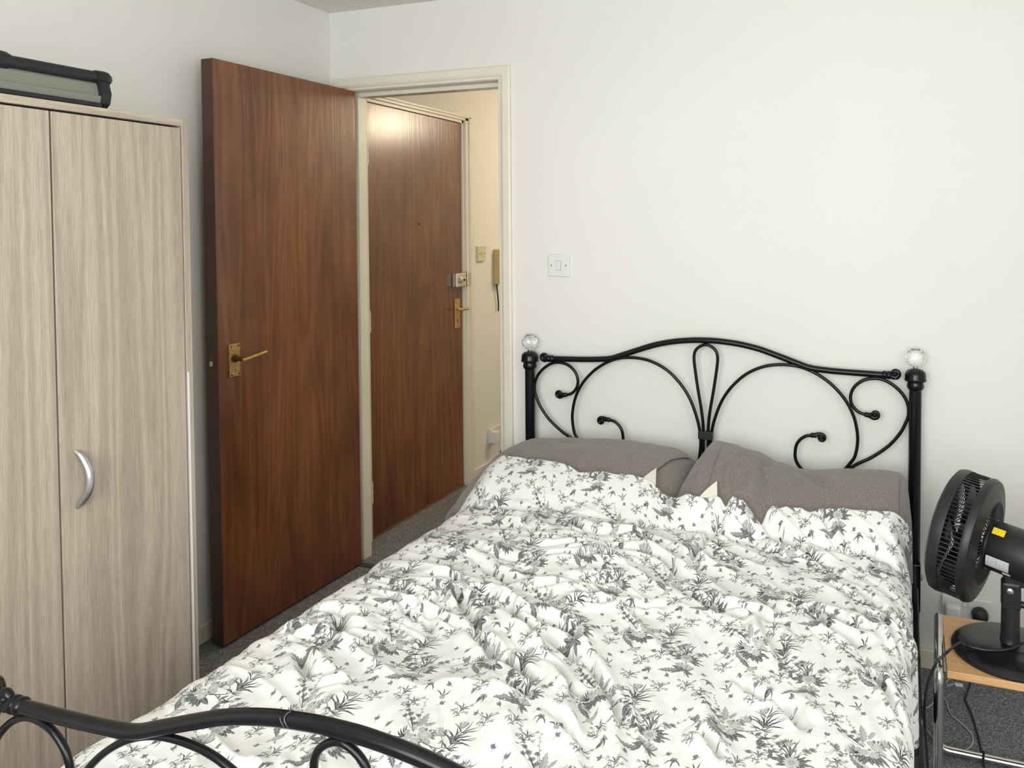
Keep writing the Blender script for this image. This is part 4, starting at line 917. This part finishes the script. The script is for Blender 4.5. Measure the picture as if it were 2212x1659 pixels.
def patch(name, h0, h1, a0, a1, mat, label, r=.0612):
    """sticker wrapped on the motor housing: h along the axis, a the angle up from the camera side"""
    V, F, n = [], [], 8
    for i in range(n+1):
        a = math.radians(a0+(a1-a0)*i/n)
        for h in (h0, h1): V.append(tuple(hc-fw*h+r*(math.cos(a)*u_+math.sin(a)*w_)))
    F = [(2*i, 2*i+1, 2*i+3, 2*i+2) for i in range(n)]
    o = obj(name, (V, F), mat, fan, smooth=True, label=label); uv = o.data.uv_layers.new(name='UVMap')
    for p in o.data.polygons:
        for li in p.loop_indices:
            vi = o.data.loops[li].vertex_index; uv.data[li].uv = ((vi % 2), (vi//2)/n)
patch('warning_sticker', .066, .094, 46, 64, 'yellow', 'yellow warning sticker')
patch('rating_plate', .066, .118, -34, -5, 'rating', 'grey printed rating plate')
patch('round_sticker', .104, .122, -46, -38, 'white_plastic', 'small white sticker')
obj('bracket', join(box(fx-.017, fx+.030, fy-.018, fy+.018, ZT+.172, ZT+.205, .005)), 'black_plastic', fan)
q = fw.to_track_quat('Z', 'Y').to_matrix().to_4x4()
gr = obj('grille', head([(R-.030, hd_+.006), (R-.012, hd_+.008), (R-.002, hd_+.002), (R+.001, hd_-.010), (R, hd_-.024), (R-.006, hd_-.024), (R-.008, hd_-.010), (R-.030, hd_+.003), (R-.030, hd_+.006)]), 'black_plastic', fan, smooth=True, label='deep round fan guard')
obj('rear_cowl', head([(R-.020, -hd_-.0095), (.118, -hd_-.0135), (.100, -hd_-.0165), (.100, -hd_-.0135), (R-.020, -hd_-.0065)]), 'black_plastic', gr, smooth=True)
obj('rear_rim', head([(R-.001, -hd_+.012), (R+.0005, -hd_+.004), (R-.004, -hd_-.006), (R-.016, -hd_-.010), (R-.026, -hd_-.010), (R-.026, -hd_-.006), (R-.012, -hd_+.002), (R-.006, -hd_+.012), (R-.001, -hd_+.012)]), 'black_plastic', gr, smooth=True)
obj('rear_hub', head([(.050, -hd_-.010), (.062, -hd_-.016), (.062, -hd_-.022), (.050, -hd_-.024), (.02, -hd_-.024)]), 'black_plastic', gr, smooth=True)
obj('front_hub', head([(.001, hd_+.014), (.028, hd_+.012), (.032, hd_+.006), (.028, hd_+.002), (.001, hd_+.002)], 32), 'black_plastic', gr, smooth=True)
def bars(name, count, vf, phase=0.):
    me = bpy.data.meshes.new(name); me.from_pydata(vf[0], [], vf[1]); me.materials.append(M['black_plastic'])
    for k in range(count):
        o = bpy.data.objects.new(name, me); C.objects.link(o); o.parent = gr
        o.matrix_basis = Matrix.Translation(hc-Vector(gr['_o'])) @ q @ Matrix.Rotation(2*math.pi*(k+phase)/count, 4, 'Z')
bars('side_bar', 84, tube([(R-.003, 0, hd_-.020), (R-.003, 0, -hd_+.008)], .0016, 5))
bars('rear_bar', 72, tube([(.058, 0, -hd_-.019), (.104, 0, -hd_-.0155)], .0014, 5))
bars('front_bar', 72, tube([(.028, 0, hd_+.006), (.09, 0, hd_+.010), (R-.026, 0, hd_+.005)], .0014, 5))
bl = obj('blade_hub', head([(.001, .018), (.020, .016), (.026, .006), (.026, -.020), (.001, -.022)], 28), 'black_gloss', fan, smooth=True)
for k in range(5):
    V, F, n = [], [], 8
    for s_ in (0, .0018):
        for i in range(n+1):
            for j in range(n+1):
                r_ = .022+.105*i/n; wd_ = math.radians(26+16*math.sin(math.pi*i/n)); a = 2*math.pi*k/5+(j/n-.5)*wd_*1.3+.35*i/n
                V.append((r_*math.cos(a), r_*math.sin(a), (j/n-.5)*.034+s_))
    m = (n+1)**2
    for i in range(n):
        for j in range(n):
            a = i*(n+1)+j; F.append((a, a+1, a+n+2, a+n+1)); F.append((m+a, m+a+n+1, m+a+n+2, m+a+1))
    for i in range(n):
        for a, b in ((i, i+1), (n*(n+1)+i, n*(n+1)+i+1), (i*(n+1), (i+1)*(n+1)), (i*(n+1)+n, (i+1)*(n+1)+n)): F.append((a, b, m+b, m+a))
    T_ = Matrix.Translation(hc) @ q
    obj('blade', ([tuple(T_ @ Vector(v)) for v in V], F), 'black_gloss', bl, smooth=True)
zc = ZT+.030
obj('power_cord', tube([(2.545, -.625, zc+.02), (2.500, -.648, zc+.004), (2.455, -.662, zc), (2.42, -.660, zc), (2.395, -.655, zc+.002), (2.375, -.700, .426), (2.357, -.748, .432), (2.338, -.762, .416), (2.325, -.764, .385), (2.316, -.764, .350), (2.312, -.762, .300), (2.314, -.76, .25), (2.318, -.76, .19), (2.325, -.75, .10), (2.335, -.70, .02), (2.345, -.58, .005)], .0032, 8, 7), 'black_plastic', fan, smooth=True)

# ------------------------------------------------------------------ leads on the floor
cb = thing('charging_cable', (2.42, -.25, 0), 'thin grey charging cable looped on the carpet under the side table', 'cable')
obj('lead', tube([(2.33, -.246, .004), (2.345, -.222, .004), (2.358, -.187, .004), (2.372, -.165, .004), (2.386, -.182, .004), (2.397, -.248, .004), (2.424, -.288, .004), (2.443, -.321, .004), (2.449, -.352, .004), (2.438, -.393, .004), (2.417, -.415, .004), (2.39, -.425, .004), (2.355, -.405, .004), (2.33, -.353, .004)], .0019, 8, 6), 'grey_cable', cb, smooth=True)
cc = thing('usb_lead', (2.41, -.08, 0), 'short grey lead with a white connector near the skirting board', 'cable')
obj('lead', tube([(2.407, -.046, .003), (2.393, -.075, .003), (2.395, -.096, .003), (2.408, -.085, .003), (2.418, -.081, .004)], .0018, 8, 6), 'grey_cable', cc, smooth=True)
obj('connector', box(2.417, 2.440, -.089, -.078, .001, .009, .0015), 'white_plastic', cc)
obj('black_floor_cable', tube([(2.462, -.064, .004), (2.443, -.142, .004), (2.443, -.17, .004), (2.455, -.24, .004), (2.463, -.336, .004), (2.466, -.400, .004), (2.468, -.425, .020), (2.468, -.440, .0275), (2.466, -.455, .020), (2.465, -.50, .004), (2.46, -.56, .004)], .0030, 8, 6), 'black_plastic', smooth=True, label='black mains cable running across the carpet under the side table', cat='cable')

for o in bpy.data.objects:
    if '_o' in o: del o['_o']
